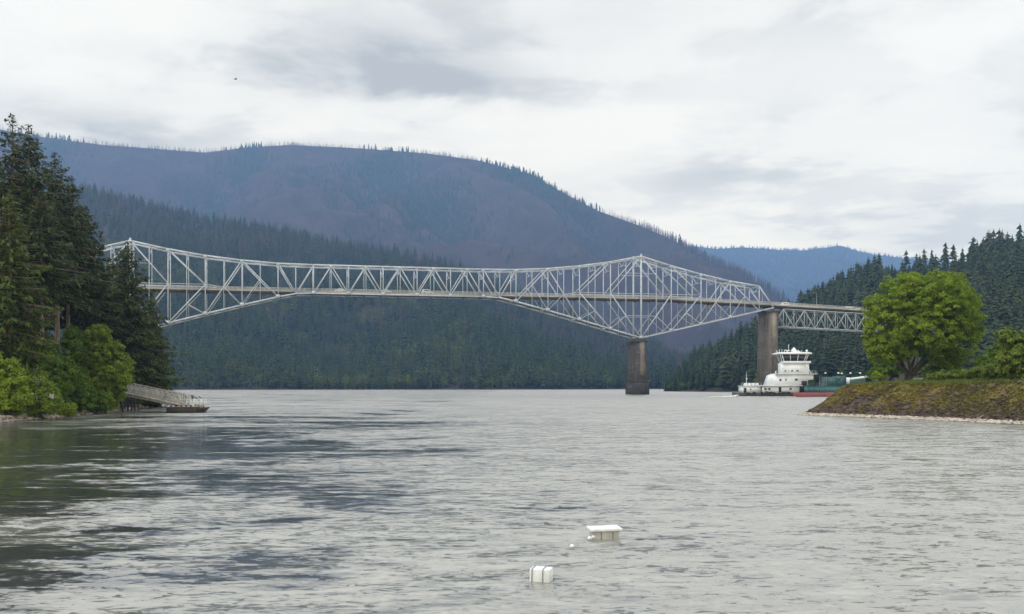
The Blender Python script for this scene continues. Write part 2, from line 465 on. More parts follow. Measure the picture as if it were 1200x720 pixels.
# ------------------------------------------------------------------ hills (lofted between a foot line and a ridge line)
class Hill:
    def __init__(s, px, ridge_y, foot_Y, ridge_Y, foot_z, prof, gully, seed, nu=260, nv=90, back=0.5, rough=0.0):
        us = np.linspace(px[0], px[-1], nu)
        ry = np.interp(us, px, ridge_y)
        rY = np.interp(us, px, ridge_Y); fY = np.interp(us, px, foot_Y); fz = np.interp(us, px, foot_z)
        rz = EYE + (HZ - ry) / F * rY
        vv = np.concatenate([[-0.04], np.linspace(0, 1, nv), 1 + np.linspace(0.06, back, 8)])
        U, Vv = np.meshgrid(us, vv, indexing='ij')
        Yg = fY[:, None] + (rY - fY)[:, None] * Vv
        Xg = (U - 600) / F * Yg
        front = np.clip(Vv, 0, 1)
        p = prof(front)
        Zg = fz[:, None] + (rz - fz)[:, None] * p
        env = np.clip(front * (1 - front) * 4, 0, 1) ** 0.8
        sc = gully[1]
        rid = 1 - np.abs(fbm(Xg / sc + 0.35 * Yg / sc, Yg / (sc * 2.6), seed, 4))
        Zg = Zg + gully[0] * (rid - 0.93) * env * 2
        Zg = Zg + rough * fbm(Xg / 25, Yg / 25, seed + 5, 3) * np.clip(front * 6, 0, 1)
        bk = np.clip(Vv - 1, 0, None)
        Zg = Zg - (rz[:, None]) * bk * 1.1
        Zg = np.where(Vv < 0, -3.0, Zg)
        s.us, s.vv, s.X, s.Y, s.Z = us, vv, Xg, Yg, Zg
        s.nv = nv
    def mesh(s, name):
        n1, n2 = s.X.shape
        V = np.stack([s.X, s.Y, s.Z], -1).reshape(-1, 3)
        idx = np.arange(n1 * n2).reshape(n1, n2)
        Fq = np.stack([idx[:-1, :-1], idx[1:, :-1], idx[1:, 1:], idx[:-1, 1:]], -1).reshape(-1, 4)
        return np_mesh(name, V, [Fq], True)
    def sample(s, n, rng, vmax=1.03, vmin=0.0):
        """points spread evenly over the plan area"""
        fu = rng.random(n * 3) * (len(s.us) - 1)
        fv = rng.random(n * 3) * (vmax - vmin) + vmin
        jv = np.interp(fv, s.vv, np.arange(len(s.vv)))
        i = np.clip(np.floor(fu).astype(int), 0, len(s.us) - 2); j = np.clip(np.floor(jv).astype(int), 0, len(s.vv) - 2)
        a = fu - i; b = jv - j
        def bl(G):
            return (G[i, j] * (1 - a) + G[i + 1, j] * a) * (1 - b) + (G[i, j + 1] * (1 - a) + G[i + 1, j + 1] * a) * b
        X, Y, Z = bl(s.X), bl(s.Y), bl(s.Z)
        keep = rng.random(n * 3) < Y / Y.max()
        X, Y, Z = X[keep][:n], Y[keep][:n], Z[keep][:n]
        return np.stack([X, Y, Z], 1), fv[keep][:n]

def mat_ground(name, c1, c2, scale):
    m, nt, out = new_mat(name)
    g = N(nt, 'ShaderNodeNewGeometry')
    n = noise(nt, g.outputs['Position'], scale, 6, 0.6)
    b = N(nt, 'ShaderNodeBsdfPrincipled'); b.inputs['Roughness'].default_value = 0.95; b.inputs['Specular IOR Level'].default_value = 0.1
    L(nt, mixrgb(nt, maprange(nt, n.outputs['Fac'], 0.35, 0.65), c1, c2), b.inputs['Base Color'])
    L(nt, b.outputs[0], out.inputs['Surface'])
    return m
def mat_forest(name, stops, trans=0.1):
    m, nt, out = new_mat(name)
    a = N(nt, 'ShaderNodeAttribute', attribute_name='tint')
    r = N(nt, 'ShaderNodeValToRGB'); cr = r.color_ramp
    cr.elements[0].position = stops[0][0]; cr.elements[0].color = c4(stops[0][1])
    cr.elements[1].position = stops[-1][0]; cr.elements[1].color = c4(stops[-1][1])
    for p, c in stops[1:-1]:
        e = cr.elements.new(p); e.color = c4(c)
    L(nt, a.outputs['Fac'], r.inputs[0])
    d = N(nt, 'ShaderNodeBsdfDiffuse'); L(nt, r.outputs[0], d.inputs['Color'])
    L(nt, d.outputs[0], out.inputs['Surface'])
    return m

SMO = lambda v: v ** 1.15
# the long burnt mountain
HA = Hill([-420, -200, 0, 50, 120, 200, 240, 290, 340, 420, 500, 560, 620, 660, 700, 750, 790, 830, 870, 905, 940, 1000, 1080],
          [120, 135, 152, 161, 170, 176, 179, 173, 170, 174, 180, 188, 204, 226, 247, 265, 282, 306, 322, 342, 372, 405, 425],
          [2300] * 16 + [2250, 2200, 2100, 2000, 1900, 1800, 1800],
          [4700, 4700, 4700, 4700, 4700, 4750, 4800, 4800, 4800, 4750, 4650, 4550, 4400, 4250, 4100, 3900, 3700, 3500, 3300, 3100, 2900, 2700, 2600],
          [120] * 16 + [90, 70, 50, 30, 20, 10, 5],
          SMO, (270, 520), 11, 360, 110)
# the nearer wooded ridge above the far shore
HB = Hill([-420, -200, 0, 90, 130, 190, 250, 300, 400, 480, 540, 600, 650, 700, 760, 800, 840, 900, 1000],
          [160, 180, 205, 222, 232, 245, 262, 268, 291, 303, 318, 345, 368, 388, 410, 425, 437, 446, 450],
          [760, 820, 900, 960, 960, 960, 960, 960, 980, 990, 1000, 1010, 1030, 1060, 1120, 1180, 1250, 1350, 1500],
          [2100, 2150, 2200, 2200, 2200, 2200, 2150, 2150, 2100, 2050, 2000, 1950, 1900, 1850, 1800, 1800, 1800, 1850, 1900],
          [0.5] * 19, lambda v: v ** 1.12, (45, 230), 23, 300, 90, rough=3.0)
# the blue mountain far upriver
HC = Hill([600, 700, 800, 815, 840, 870, 905, 940, 965, 985, 1000, 1020, 1060, 1150, 1300, 1500],
          [330, 310, 290, 289, 292, 290, 293, 294, 291, 288, 293, 298, 303, 310, 320, 335],
          [5200] * 16, [8800] * 16, [200] * 16, lambda v: v ** 1.05, (170, 800), 37, 200, 70)
# the dark wooded hill on the right shore
HD = Hill([780, 790, 810, 840, 880, 930, 985, 1040, 1080, 1110, 1160, 1200, 1300, 1450, 1600],
          [459, 451, 433, 422, 405, 383, 348, 327, 323, 321, 316, 312, 300, 290, 285],
          [690, 688, 680, 662, 640, 615, 582, 506, 450, 440, 425, 410, 380, 350, 320],
          [720, 735, 760, 790, 830, 870, 900, 900, 890, 880, 870, 860, 840, 820, 800],
          [0.4] * 15, lambda v: v ** 0.85, (7, 60), 41, 220, 80, rough=1.2)
# the knoll that carries the road where it leaves the bridge
rr_ = np.hypot(HD.X - 205, HD.Y - 502)
HD.Z = np.maximum(HD.Z, 38.2 * np.exp(-(rr_ / 31.0) ** 4) - 0.4)
tag(link('mountain', HA.mesh('mountain'), mat_ground('burnt_slope', (0.062, 0.045, 0.046), (0.033, 0.029, 0.027), 0.008)), kind='structure')
tag(link('hills', HB.mesh('hills'), mat_ground('forest_floor', (0.032, 0.030, 0.024), (0.048, 0.038, 0.034), 0.01)), kind='structure')
tag(link('hills', HC.mesh('hills'), mat_ground('far_slope', (0.05, 0.05, 0.046), (0.036, 0.040, 0.034), 0.004)), kind='structure')
tag(link('hills', HD.mesh('hills'), mat_ground('hill_floor', (0.035, 0.036, 0.022), (0.06, 0.05, 0.036), 0.03)), kind='structure')

# ------------------------------------------------------------------ tree shapes
def kite_conifer(whorls, per, h=1.0, r=0.17, base=0.08, seed=0, droop=0.25, ragged=0.3, pw=0.85, gap=0.07):
    """unit conifer: drooping branch sprays round a thin trunk"""
    rg = np.random.default_rng(seed)
    V = []; Fq = []; Ft = []
    def ad(pts):
        b = len(V); V.extend(pts); return b
    for i in range(whorls):
        u = i / (whorls - 1)
        z = base + (h * 0.985 - base) * u
        rr = r * ((1 - u) ** pw + 0.035) * (1 - 0.35 * max(0, 0.15 - u) / 0.15)
        off = rg.random() * 6.28
        for k in range(per):
            if u < 0.9 and rg.random() < gap: continue
            a = off + 2 * PI * (k + rg.uniform(-.25, .25)) / per
            L_ = rr * (1 + rg.uniform(-ragged, ragged))
            ca, sa = math.cos(a), math.sin(a)
            w = L_ * rg.uniform(0.30, 0.46) + 0.006
            dz = -L_ * droop * rg.uniform(0.5, 1.8)
            z0 = z + rg.uniform(-0.01, 0.01)
            m = 0.55
            th = (h / whorls) * 0.75
            b = ad([(0, 0, z0 + th * 0.9), (ca * L_ * m - sa * w, sa * L_ * m + ca * w, z0 + dz * m - w * 0.25), (ca * L_, sa * L_, z0 + dz), (ca * L_ * m + sa * w, sa * L_ * m - ca * w, z0 + dz * m - w * 0.25), (ca * L_ * 0.5, sa * L_ * 0.5, z0 + dz * 0.3 + th * 0.4)])
            Ft += [(b, b + 1, b + 4), (b + 1, b + 2, b + 4), (b + 2, b + 3, b + 4), (b + 3, b, b + 4)]
    nlf = len(V)
    b = ad([(0.011 * math.cos(t), 0.011 * math.sin(t), 0) for t in (0, 2.1, 4.2)] + [(0, 0, h)])
    Ft += [(b, b + 1, b + 3), (b + 1, b + 2, b + 3), (b + 2, b, b + 3)]
    return np.array(V), np.array(Ft)
def cone_conifer(layers, sides, r=0.16, seed=0):
    rg = np.random.default_rng(seed); V = []; Ft = []
    for i in range(layers):
        u = i / layers
        z0 = 0.06 + 0.94 * u; z1 = min(1.0, z0 + 0.94 / layers * 1.5); rr = r * (1 - u) + 0.02
        b = len(V)
        V.append((0, 0, z1))
        for k in range(sides):
            a = 2 * PI * k / sides + rg.random(); q = rr * rg.uniform(0.6, 1.25)
            V.append((q * math.cos(a), q * math.sin(a), z0 - rg.random() * 0.05))
        for k in range(sides):
            Ft.append((b, b + 1 + k, b + 1 + (k + 1) % sides))
    return np.array(V), np.array(Ft)
def snag(seed=0, n=5):
    """dead standing trunk with a few broken limbs"""
    rg = np.random.default_rng(seed); V = []; Ft = []
    w = 0.024
    V += [(w * math.cos(t), w * math.sin(t), 0) for t in (0, 2.1, 4.2)] + [(0, 0, 1)]
    Ft += [(0, 1, 3), (1, 2, 3), (2, 0, 3)]
    for i in range(n):
        z = rg.uniform(0.3, 0.92); a = rg.random() * 6.28; l = 0.13 * (1.1 - z) + 0.02
        b = len(V)
        V += [(0, 0, z), (0, 0, z + 0.03), (l * math.cos(a), l * math.sin(a), z + 0.02)]
        Ft += [(b, b + 1, b + 2)]
    return np.array(V), np.array(Ft)
def round_tree(seed=0, n=170):
    """unit broadleaf seen from afar: many leaf clumps on a short trunk"""
    rg = np.random.default_rng(seed); V = []; Ft = []
    lob = [(rg.uniform(-.16, .16), rg.uniform(-.16, .16), rg.uniform(.42, .78), rg.uniform(.15, .24)) for _ in range(7)]
    for i in range(n):
        l = lob[i % 7]
        d = rg.normal(size=3); d /= np.linalg.norm(d)
        p = np.array(l[:3]) + d * l[3] * rg.uniform(.75, 1.1)
        s = rg.uniform(.03, .065)
        q = rg.normal(size=(3, 3)); 
        b = len(V)
        V += [p + q[0] / np.linalg.norm(q[0]) * s, p + q[1] / np.linalg.norm(q[1]) * s, p + q[2] / np.linalg.norm(q[2]) * s]
        Ft.append((b, b + 1, b + 2))
    b = len(V); w = 0.02
    V += [(w * math.cos(t), w * math.sin(t), 0) for t in (0, 2.1, 4.2)] + [(0, 0, .6)]
    Ft += [(b, b + 1, b + 3), (b + 1, b + 2, b + 3), (b + 2, b, b + 3)]
    return np.array(V), np.array(Ft)

def scatter(protos, pos, hts, wid, which, tint, rng):
    """merge many trees into one vertex list"""
    Vs = []; Fs = []; Ts = []; n = 0
    ang = rng.random(len(pos)) * 2 * PI
    for k, (PV, PF) in enumerate(protos):
        sel = np.where(which == k)[0]
        if not len(sel): continue
        ca = np.cos(ang[sel])[:, None]; sa = np.sin(ang[sel])[:, None]
        W = wid[sel][:, None] * hts[sel][:, None]
        x = (PV[None, :, 0] * ca - PV[None, :, 1] * sa) * W + pos[sel, 0][:, None]
        y = (PV[None, :, 0] * sa + PV[None, :, 1] * ca) * W + pos[sel, 1][:, None]
        z = PV[None, :, 2] * hts[sel][:, None] + pos[sel, 2][:, None] - 0.3
        V = np.stack([x, y, z], -1).reshape(-1, 3)
        Fk = (PF[None] + (np.arange(len(sel)) * len(PV))[:, None, None]).reshape(-1, 3) + n
        tv = tint[sel][:, None] + (rng.random((len(sel), len(PV))) - 0.5) * 0.10
        Vs.append(V); Fs.append(Fk); Ts.append(tv.ravel()); n += len(V)
    return np.concatenate(Vs), np.concatenate(Fs), np.clip(np.concatenate(Ts), 0, 1)

def in_view(P, pad=120):
    px = 600 + P[:, 0] / P[:, 1] * F
    return (px > -pad) & (px < 1200 + pad)

# tints: 0..0.4 dark conifers, 0.45..0.65 burnt greys and browns, 0.8..1 fresh broadleaf greens
M['forest'] = mat_forest('forest_mix', [(0.0, (0.020, 0.032, 0.022)), (0.25, (0.036, 0.056, 0.032)), (0.4, (0.055, 0.072, 0.034)),
                                        (0.47, (0.054, 0.040, 0.042)), (0.62, (0.090, 0.066, 0.065)), (0.7, (0.085, 0.075, 0.04)),
                                        (0.8, (0.065, 0.098, 0.030)), (1.0, (0.14, 0.19, 0.05))])
rg = np.random.default_rng(101)
cone_p = [cone_conifer(3, 5, 0.17, 1), cone_conifer(3, 5, 0.14, 2), cone_conifer(4, 5, 0.15, 3)]
snag_p = [snag(1), snag(2, 7), snag(3, 4)]
# mountain forest: mostly burnt, some green stands
P, v = HA.sample(105000, rg)
k = in_view(P); P = P[k]; v = v[k]
n = len(P)
green = fbm(P[:, 0] / 420, P[:, 1] / 700, 61, 4) + 0.35 * (0.45 - v) + 0.22 * rg.normal(size=n)
ravine = 1 - np.abs(fbm(P[:, 0] / 520 + 0.35 * P[:, 1] / 520, P[:, 1] / (520 * 2.6), 11, 4))
green = green + 1.6 * (0.80 - ravine)          # live trees survived in the ravines
isg = green > 0.16
h = np.where(isg, rg.uniform(13, 24, n), rg.uniform(9, 21, n)) * np.where(v > 0.93, np.where(P[:, 0] > 500, 1.8, 1.45), 1.0)
which = np.where(isg, rg.integers(0, 3, n), 3 + rg.integers(0, 3, n))
t = np.where(isg, rg.uniform(0.05, 0.4, n), rg.uniform(0.46, 0.64, n))
V, Fc, T = scatter(cone_p + snag_p, P, h, rg.uniform(1.0, 1.5, n), which, t, rg)
tag(link('mountain_forest', np_mesh('mountain_forest', V, [Fc], attrs={'tint': T}), M['forest']),
    'burnt grey and green forest covering the long mountain behind the bridge', 'forest', kind='stuff')
# far mountain
P, v = HC.sample(26000, rg); k = in_view(P, 60); P = P[k]; n = len(P)
V, Fc, T = scatter(cone_p, P, rg.uniform(18, 34, n), rg.uniform(1.0, 1.6, n), rg.integers(0, 3, n), rg.uniform(0, 0.5, n), rg)
tag(link('distant_forest', np_mesh('distant_forest', V, [Fc], attrs={'tint': T}), M['forest']),
    'hazy blue forest covering the farthest mountain upriver', 'forest', kind='stuff')
# far shore ridge
mid_p = [kite_conifer(8, 5, r=0.18, seed=5, pw=0.75), kite_conifer(9, 5, r=0.16, seed=6, pw=0.65), kite_conifer(7, 5, r=0.2, seed=7, pw=0.7), round_tree(1, 70), round_tree(2, 70), snag(9, 7)]
P, v = HB.sample(40000, rg)
Pa, va = HB.sample(2200, rg, 0.09, 0.004)
P = np.concatenate([P, Pa]); v = np.concatenate([v, va]); k = in_view(P, 100); P = P[k]; v = v[k]; n = len(P)
gr = fbm(P[:, 0] / 160, P[:, 1] / 260, 71, 4) + 0.2 * rg.normal(size=n)
brown = (gr + 1.1 * (v - 0.36) > 0.14)
which = rg.integers(0, 3, n); t = rg.uniform(0.03, 0.38, n)
which = np.where(brown & (rg.random(n) < 0.62), 5, which); t = np.where(which == 5, rg.uniform(0.46, 0.64, n), t)
br = (rg.random(n) < 0.10 + 0.30 * (v < 0.05) + 0.45 * (fbm(P[:, 0] / 70, P[:, 1] / 120, 77, 3) > 0.22)) & (v < 0.6)
which = np.where(br, rg.integers(3, 5, n), which); t = np.where(br, rg.uniform(0.66, 0.98, n), t)
h = np.where(br, rg.uniform(11, 22, n), rg.uniform(12, 29, n)) * np.where(v < 0.03, 0.8, 1)
V, Fc, T = scatter(mid_p, P, h, rg.uniform(0.95, 1.5, n), which, t, rg)
tag(link('shore_forest', np_mesh('shore_forest', V, [Fc], attrs={'tint': T}), M['forest']),
    'dark mixed forest rising from the far river shore below the bridge', 'forest', kind='stuff')

# right hill: every tree is placed, the ones that show largest become objects of their own
P, v = HD.sample(3900, rg)
k = in_view(P, 60); P = P[k]; v = v[k]
edge = P[:, 1] > 0
order = np.argsort(P[:, 1]); P = P[order]; v = v[order]; n = len(P)
px_ = 600 + P[:, 0] / P[:, 1] * F
bl = (rg.random(n) < 0.10 + 0.30 * (v < 0.05) + 0.25 * (fbm(P[:, 0] / 50, P[:, 1] / 60, 55, 3) > 0.3)) & (v < 0.75)
h = np.where(bl, rg.uniform(8, 16, n), rg.uniform(14, 28, n)) * np.interp(px_, [780, 800, 840, 900], [0.35, 0.5, 0.8, 1.0])
h = h * np.where((px_ > 1035) & (px_ < 1136) & (v > 0.7), 0.55, 1.0)
h = h * np.where((px_ > 1136) & (v > 0.8), rg.uniform(0.95, 1.35, n), 1.0)
wid = rg.uniform(0.85, 1.3, n)
# how much of each tree the camera sees: fill a coarse picture from front to back
buf = np.zeros((360, 660), bool)
yy, xx = np.mgrid[0:360, 0:660]
buf[((xx - 270 - 271) / 33) ** 2 + ((yy - 189) / 29) ** 2 < 1] = True        # the maple stands in front
seen = np.zeros(n)
for i in range(n):
    Yd = P[i, 1]; cxp = (600 + P[i, 0] / Yd * F) / 2; y1 = (HZ - (P[i, 2] - EYE) / Yd * F) / 2; hp = h[i] / Yd * F / 2
    hw = hp * (0.16 if not bl[i] else 0.3) * wid[i]
    y0 = y1 - hp
    for yq in range(max(0, int(y0)), min(222, int(y1) + 1)):
        wq = hw * (min(1, (yq - y0) / hp + 0.05) if not bl[i] else 1)
        a = max(0, int(cxp - wq)); b = min(599, int(cxp + wq))
        if b >= a:
            row = buf[yq, a:b + 1]
            seen[i] += (~row).sum(); row[:] = True
sky_line = v > 0.93
score = seen + 0
pick = np.argsort(-score)[:262]
pick = pick[score[pick] > 4]
mask = np.zeros(n, bool); mask[pick] = True
fine_p = [kite_conifer(17, 8, r=0.185, seed=31, pw=0.7), kite_conifer(19, 8, r=0.165, seed=32, pw=0.62, ragged=0.4), kite_conifer(15, 8, r=0.21, seed=33, ragged=0.45, pw=0.72),
          kite_conifer(16, 6, r=0.17, base=0.35, seed=34, ragged=0.55, pw=0.5, gap=0.22), kite_conifer(20, 7, r=0.15, base=0.15, seed=35, ragged=0.4, pw=0.6),
          kite_conifer(14, 6, r=0.16, base=0.5, seed=36, ragged=0.6, pw=0.42, gap=0.3), kite_conifer(18, 7, r=0.2, base=0.2, seed=37, ragged=0.55, pw=0.55, gap=0.15)]
bro_p = [round_tree(11, 420), round_tree(12, 420), round_tree(13, 420)]
M['fir_far'] = mat_leaf('hillside_fir_needles', (0.020, 0.034, 0.018), (0.052, 0.076, 0.034), 0.1, extra=(0.062, 0.074, 0.034))
M['broad_far'] = mat_leaf('hillside_leaves', (0.045, 0.08, 0.022), (0.10, 0.15, 0.04), 0.2, extra=(0.15, 0.20, 0.045))
fir_me = []
for i, (PV, PF) in enumerate(fine_p):
    me = np_mesh('hillside_conifer', PV, [PF], attrs={'tint': np.random.default_rng(i).random(len(PV))}); me.materials.append(M['fir_far']); fir_me.append(me)
bro_me = []
for i, (PV, PF) in enumerate(bro_p):
    nl = len(PV) - 4
    mc = np_mesh('crown', PV[:nl], [PF[:-3]], attrs={'tint': np.random.default_rng(i).random(nl)}); mc.materials.append(M['broad_far'])
    mt = np_mesh('trunk', PV[nl:], [PF[-3:] - nl]); mt.materials.append(M['bark']); bro_me.append((mc, mt))
def hill_label(px, v, broad):
    if broad:
        if px < 860: return 'light green leafy tree on the low point left of the towboat'
        if px < 1010: return 'light green leafy tree on the hillside between tall pier and maple'
        return 'light green leafy tree on the hillside right of the maple'
    if px < 870:
        return 'dark conifer on the low wooded point between the two bridge piers'
    if px < 1015:
        if v > 0.75: return 'dark conifer high on the hill above the approach truss'
        return 'dark conifer on the hillside behind the towboat and approach truss'
    if v > 0.75: return 'tall conifer standing on the hilltop skyline above the maple'
    return 'tall dark conifer on the slope right of the round maple'
for i in np.where(mask)[0]:
    broad = bool(bl[i])
    me = bro_me[i % 3] if broad else fir_me[int(rg.choice([0, 1, 2, 4, 6])) if v[i] < 0.85 else int(rg.choice([1, 3, 5, 6, 6, 3]))]
    if broad:
        o = empty('broadleaf_tree'); link('crown', me[0], None, o); link('trunk', me[1], None, o)
    else:
        o = link('conifer_tree', me, None)
    o.location = (P[i, 0], P[i, 1], P[i, 2] - 0.3)
    o.rotation_euler = (rg.normal() * 0.02, rg.normal() * 0.02, rg.random() * 6.28)
    w = wid[i] * h[i]
    o.scale = (w, w, h[i])
    lb = hill_label(px_[i], v[i], broad)
    tag(o, lb, 'tree', ('leafy trees: ' if broad else 'conifers: ') + lb.split(' ', 2)[2])
hy = 860.0
for (px, ty, k_, w_) in ((1062, 293, 5, .9), (1074, 297, 3, .9), (1083, 291, 5, .8), (1092, 292, 3, .75), (1108, 284, 3, 1.0), (1117, 286, 5, .9), (1128, 290, 6, .9)):
    j = np.argmin(np.abs(HD.us - px)); Yr = float(HD.Y[j, HD.nv]); Zr = float(HD.Z[j, HD.nv])
    o = link('conifer_tree', fir_me[k_], None); hh = gz(ty, Yr) - Zr
    o.location = (gx(px, Yr), Yr, Zr - .3); o.rotation_euler = (0, 0, px); o.scale = (hh * w_, hh * w_, hh)
    tag(o, 'thin open crowned conifer letting sky through on the skyline above the maple', 'tree', 'open conifers on the skyline')
for (px, ty, k_, w_) in ((1141, 284, 1, .9), (1152, 279, 6, 1.0), (1160, 273, 2, 1.0), (1169, 279, 6, .9), (1182, 282, 2, 1.0), (1191, 284, 1, 1.0), (1150, 290, 6, 1.1), (1176, 288, 6, 1.1)):
    j = np.argmin(np.abs(HD.us - px)); Yr = float(HD.Y[j, HD.nv]) - 15; Zr = float(HD.Z[j, HD.nv]) - 2
    o = link('conifer_tree', fir_me[k_], None); hh = gz(ty, Yr) - Zr
    o.location = (gx(px, Yr), Yr, Zr - .3); o.rotation_euler = (0, 0, px); o.scale = (hh * w_, hh * w_, hh)
    tag(o, 'one of the tallest dense conifers on the hilltop right of the open crowned trees', 'tree', 'tallest dense hilltop conifers')
rest = np.where(~mask)[0]
pp = [kite_conifer(11, 7, r=0.19, seed=41, pw=0.7), kite_conifer(12, 7, r=0.17, seed=42, pw=0.6, ragged=0.45), round_tree(21, 160)]
wh = np.where(bl[rest], 2, rg.integers(0, 2, len(rest)))
tt = np.where(bl[rest], rg.uniform(0.74, 0.98, len(rest)), rg.uniform(0.02, 0.38, len(rest)))
V, Fc, T = scatter(pp, P[rest], h[rest], wid[rest], wh, tt, rg)
tag(link('hillside_forest', np_mesh('hillside_forest', V, [Fc], attrs={'tint': T}), M['forest']),
    'dark forest filling the hill on the right shore', 'forest', kind='stuff')

# ------------------------------------------------------------------ river banks
def poly_dist(X, Y, pts):
    """signed distance to a polygon, positive inside"""
    pts = np.array(pts, float)
    d = np.full(X.shape, 1e9); ins = np.zeros(X.shape, bool)
    for (x1, y1), (x2, y2) in zip(pts, np.roll(pts, -1, 0)):
        ex, ey = x2 - x1, y2 - y1
        t = np.clip(((X - x1) * ex + (Y - y1) * ey) / (ex * ex + ey * ey), 0, 1)
        d = np.minimum(d, np.hypot(X - x1 - t * ex, Y - y1 - t * ey))
        c = ((y1 > Y) != (y2 > Y)) & (X < (x2 - x1) * (Y - y1) / (y2 - y1 + 1e-12) + x1)
        ins ^= c
    return np.where(ins, d, -d)
RB = [(58, 84), (54.5, 94), (52.0, 104), (50.0, 113), (46.8, 121.5), (43.3, 130), (39.6, 136), (39.2, 139.5), (42.8, 146), (50.5, 165), (61, 190), (77, 215), (115, 255), (190, 300), (260, 300), (260, 60), (70, 60)]
LB = [(-48.5, 40), (-50, 60), (-52.8, 90), (-55.6, 112), (-56.8, 126), (-58.8, 141), (-61.3, 160), (-66, 184), (-75, 212), (-92, 245), (-130, 290), (-260, 320), (-260, 40)]
def rb_z(X, Y):
    wob = 0.5 * fbm(X / 3.0, Y / 3.0, 201, 3)
    d = poly_dist(X, Y, RB)
    dd = d + wob * sstep(0.5, 3, d)
    z = np.where(d < 0, d * 0.5, 0)
    z = z + 0.30 * sstep(0.0, 0.5, d) + 4.1 * sstep(0.2, 6.6, dd) * (0.93 + 0.07 * fbm(X / 9, Y / 9, 203, 2)) + 1.2 * sstep(6, 26, d)
    z = z + 0.9 * sstep(122, 100, Y) * sstep(1, 8, d)
    rough = 0.32 * fbm(X / 0.9, Y / 0.9, 205, 4) * sstep(0.3, 1.2, d) * (1 - sstep(5.4, 7.5, dd)) + 0.06 * fbm(X / 2, Y / 2, 207, 3)
    return z + rough
def lb_z(X, Y):
    d = poly_dist(X, Y, LB)
    z = np.where(d < 0, d * 0.4, 0) + 0.5 * sstep(0, 1.0, d) + 2.4 * sstep(0.8, 8, d) + 4.0 * sstep(8, 45, d)
    return z + 0.18 * fbm(X / 1.2, Y / 1.2, 211, 4) * sstep(0, 0.8, d) + 0.5 * fbm(X / 9, Y / 9, 213, 3) * sstep(3, 12, d)
def grid_mesh(name, xs, ys, zf, cut):
    Xg, Yg = np.meshgrid(xs, ys, indexing='ij')
    Z = zf(Xg, Yg)
    V = np.stack([Xg, Yg, Z], -1).reshape(-1, 3)
    idx = np.arange(Xg.size).reshape(Xg.shape)
    Fq = np.stack([idx[:-1, :-1], idx[1:, :-1], idx[1:, 1:], idx[:-1, 1:]], -1).reshape(-1, 4)
    zq = V[Fq, 2].max(1)
    return np_mesh(name, V, [Fq[zq > cut]], True)
def mat_bank():
    m, nt, out = new_mat('mossy_bank')
    g = N(nt, 'ShaderNodeNewGeometry'); P = g.outputs['Position']
    b = N(nt, 'ShaderNodeBsdfPrincipled'); b.inputs['Roughness'].default_value = 0.95; b.inputs['Specular IOR Level'].default_value = 0.15
    n1 = noise(nt, P, 1.6, 6, 0.7); n2 = noise(nt, P, 0.35, 4, 0.6); n3 = noise(nt, P, 5.0, 5, 0.7)
    col = mixrgb(nt, maprange(nt, n1.outputs['Fac'], 0.38, 0.62), (0.040, 0.031, 0.027), (0.115, 0.085, 0.066))
    moss = mixrgb(nt, n3.outputs['Fac'], (0.23, 0.175, 0.02), (0.12, 0.125, 0.02))
    sep = N(nt, 'ShaderNodeSeparateXYZ'); L(nt, P, sep.inputs[0])
    mf = math_(nt, 'MULTIPLY', maprange(nt, n2.outputs['Fac'], 0.40, 0.58), maprange(nt, n3.outputs['Fac'], 0.38, 0.58))
    mf = math_(nt, 'MULTIPLY', mf, maprange(nt, sep.outputs[2], 0.9, 2.2))
    col = mixrgb(nt, mf, col, moss)
    ng = N(nt, 'ShaderNodeSeparateXYZ'); L(nt, g.outputs['Normal'], ng.inputs[0])
    top = math_(nt, 'MULTIPLY', maprange(nt, sep.outputs[2], 3.7, 4.4), maprange(nt, ng.outputs[2], 0.6, 0.85))
    grass = mixrgb(nt, n1.outputs['Fac'], (0.055, 0.085, 0.02), (0.12, 0.15, 0.035))
    col = mixrgb(nt, top, col, grass)
    L(nt, col, b.inputs['Base Color'])
    bp = N(nt, 'ShaderNodeBump'); bp.inputs['Strength'].default_value = 0.8; bp.inputs['Distance'].default_value = 0.12
    L(nt, n3.outputs['Fac'], bp.inputs['Height']); L(nt, bp.outputs[0], b.inputs['Normal'])
    L(nt, b.outputs[0], out.inputs['Surface'])
    return m
M['bank'] = mat_bank()
me = grid_mesh('bank', np.concatenate([np.arange(36, 72, 0.3), np.arange(72, 200, 3)]), np.concatenate([np.arange(84, 172, 0.35), np.arange(172, 290, 2.5)]), rb_z, -0.4)
tag(link('bank', me, M['bank']), kind='structure')
M['left_soil'] = mat_ground('shore_soil', (0.05, 0.042, 0.03), (0.11, 0.09, 0.065), 0.6)
me = grid_mesh('shore', np.concatenate([np.arange(-200, -80, 3), np.arange(-80, -44, 0.4)]), np.concatenate([np.arange(42, 100, 1.5), np.arange(100, 200, 0.5), np.arange(200, 300, 2.5)]), lb_z, -0.4)
tag(link('shore', me, M['left_soil']), kind='structure')

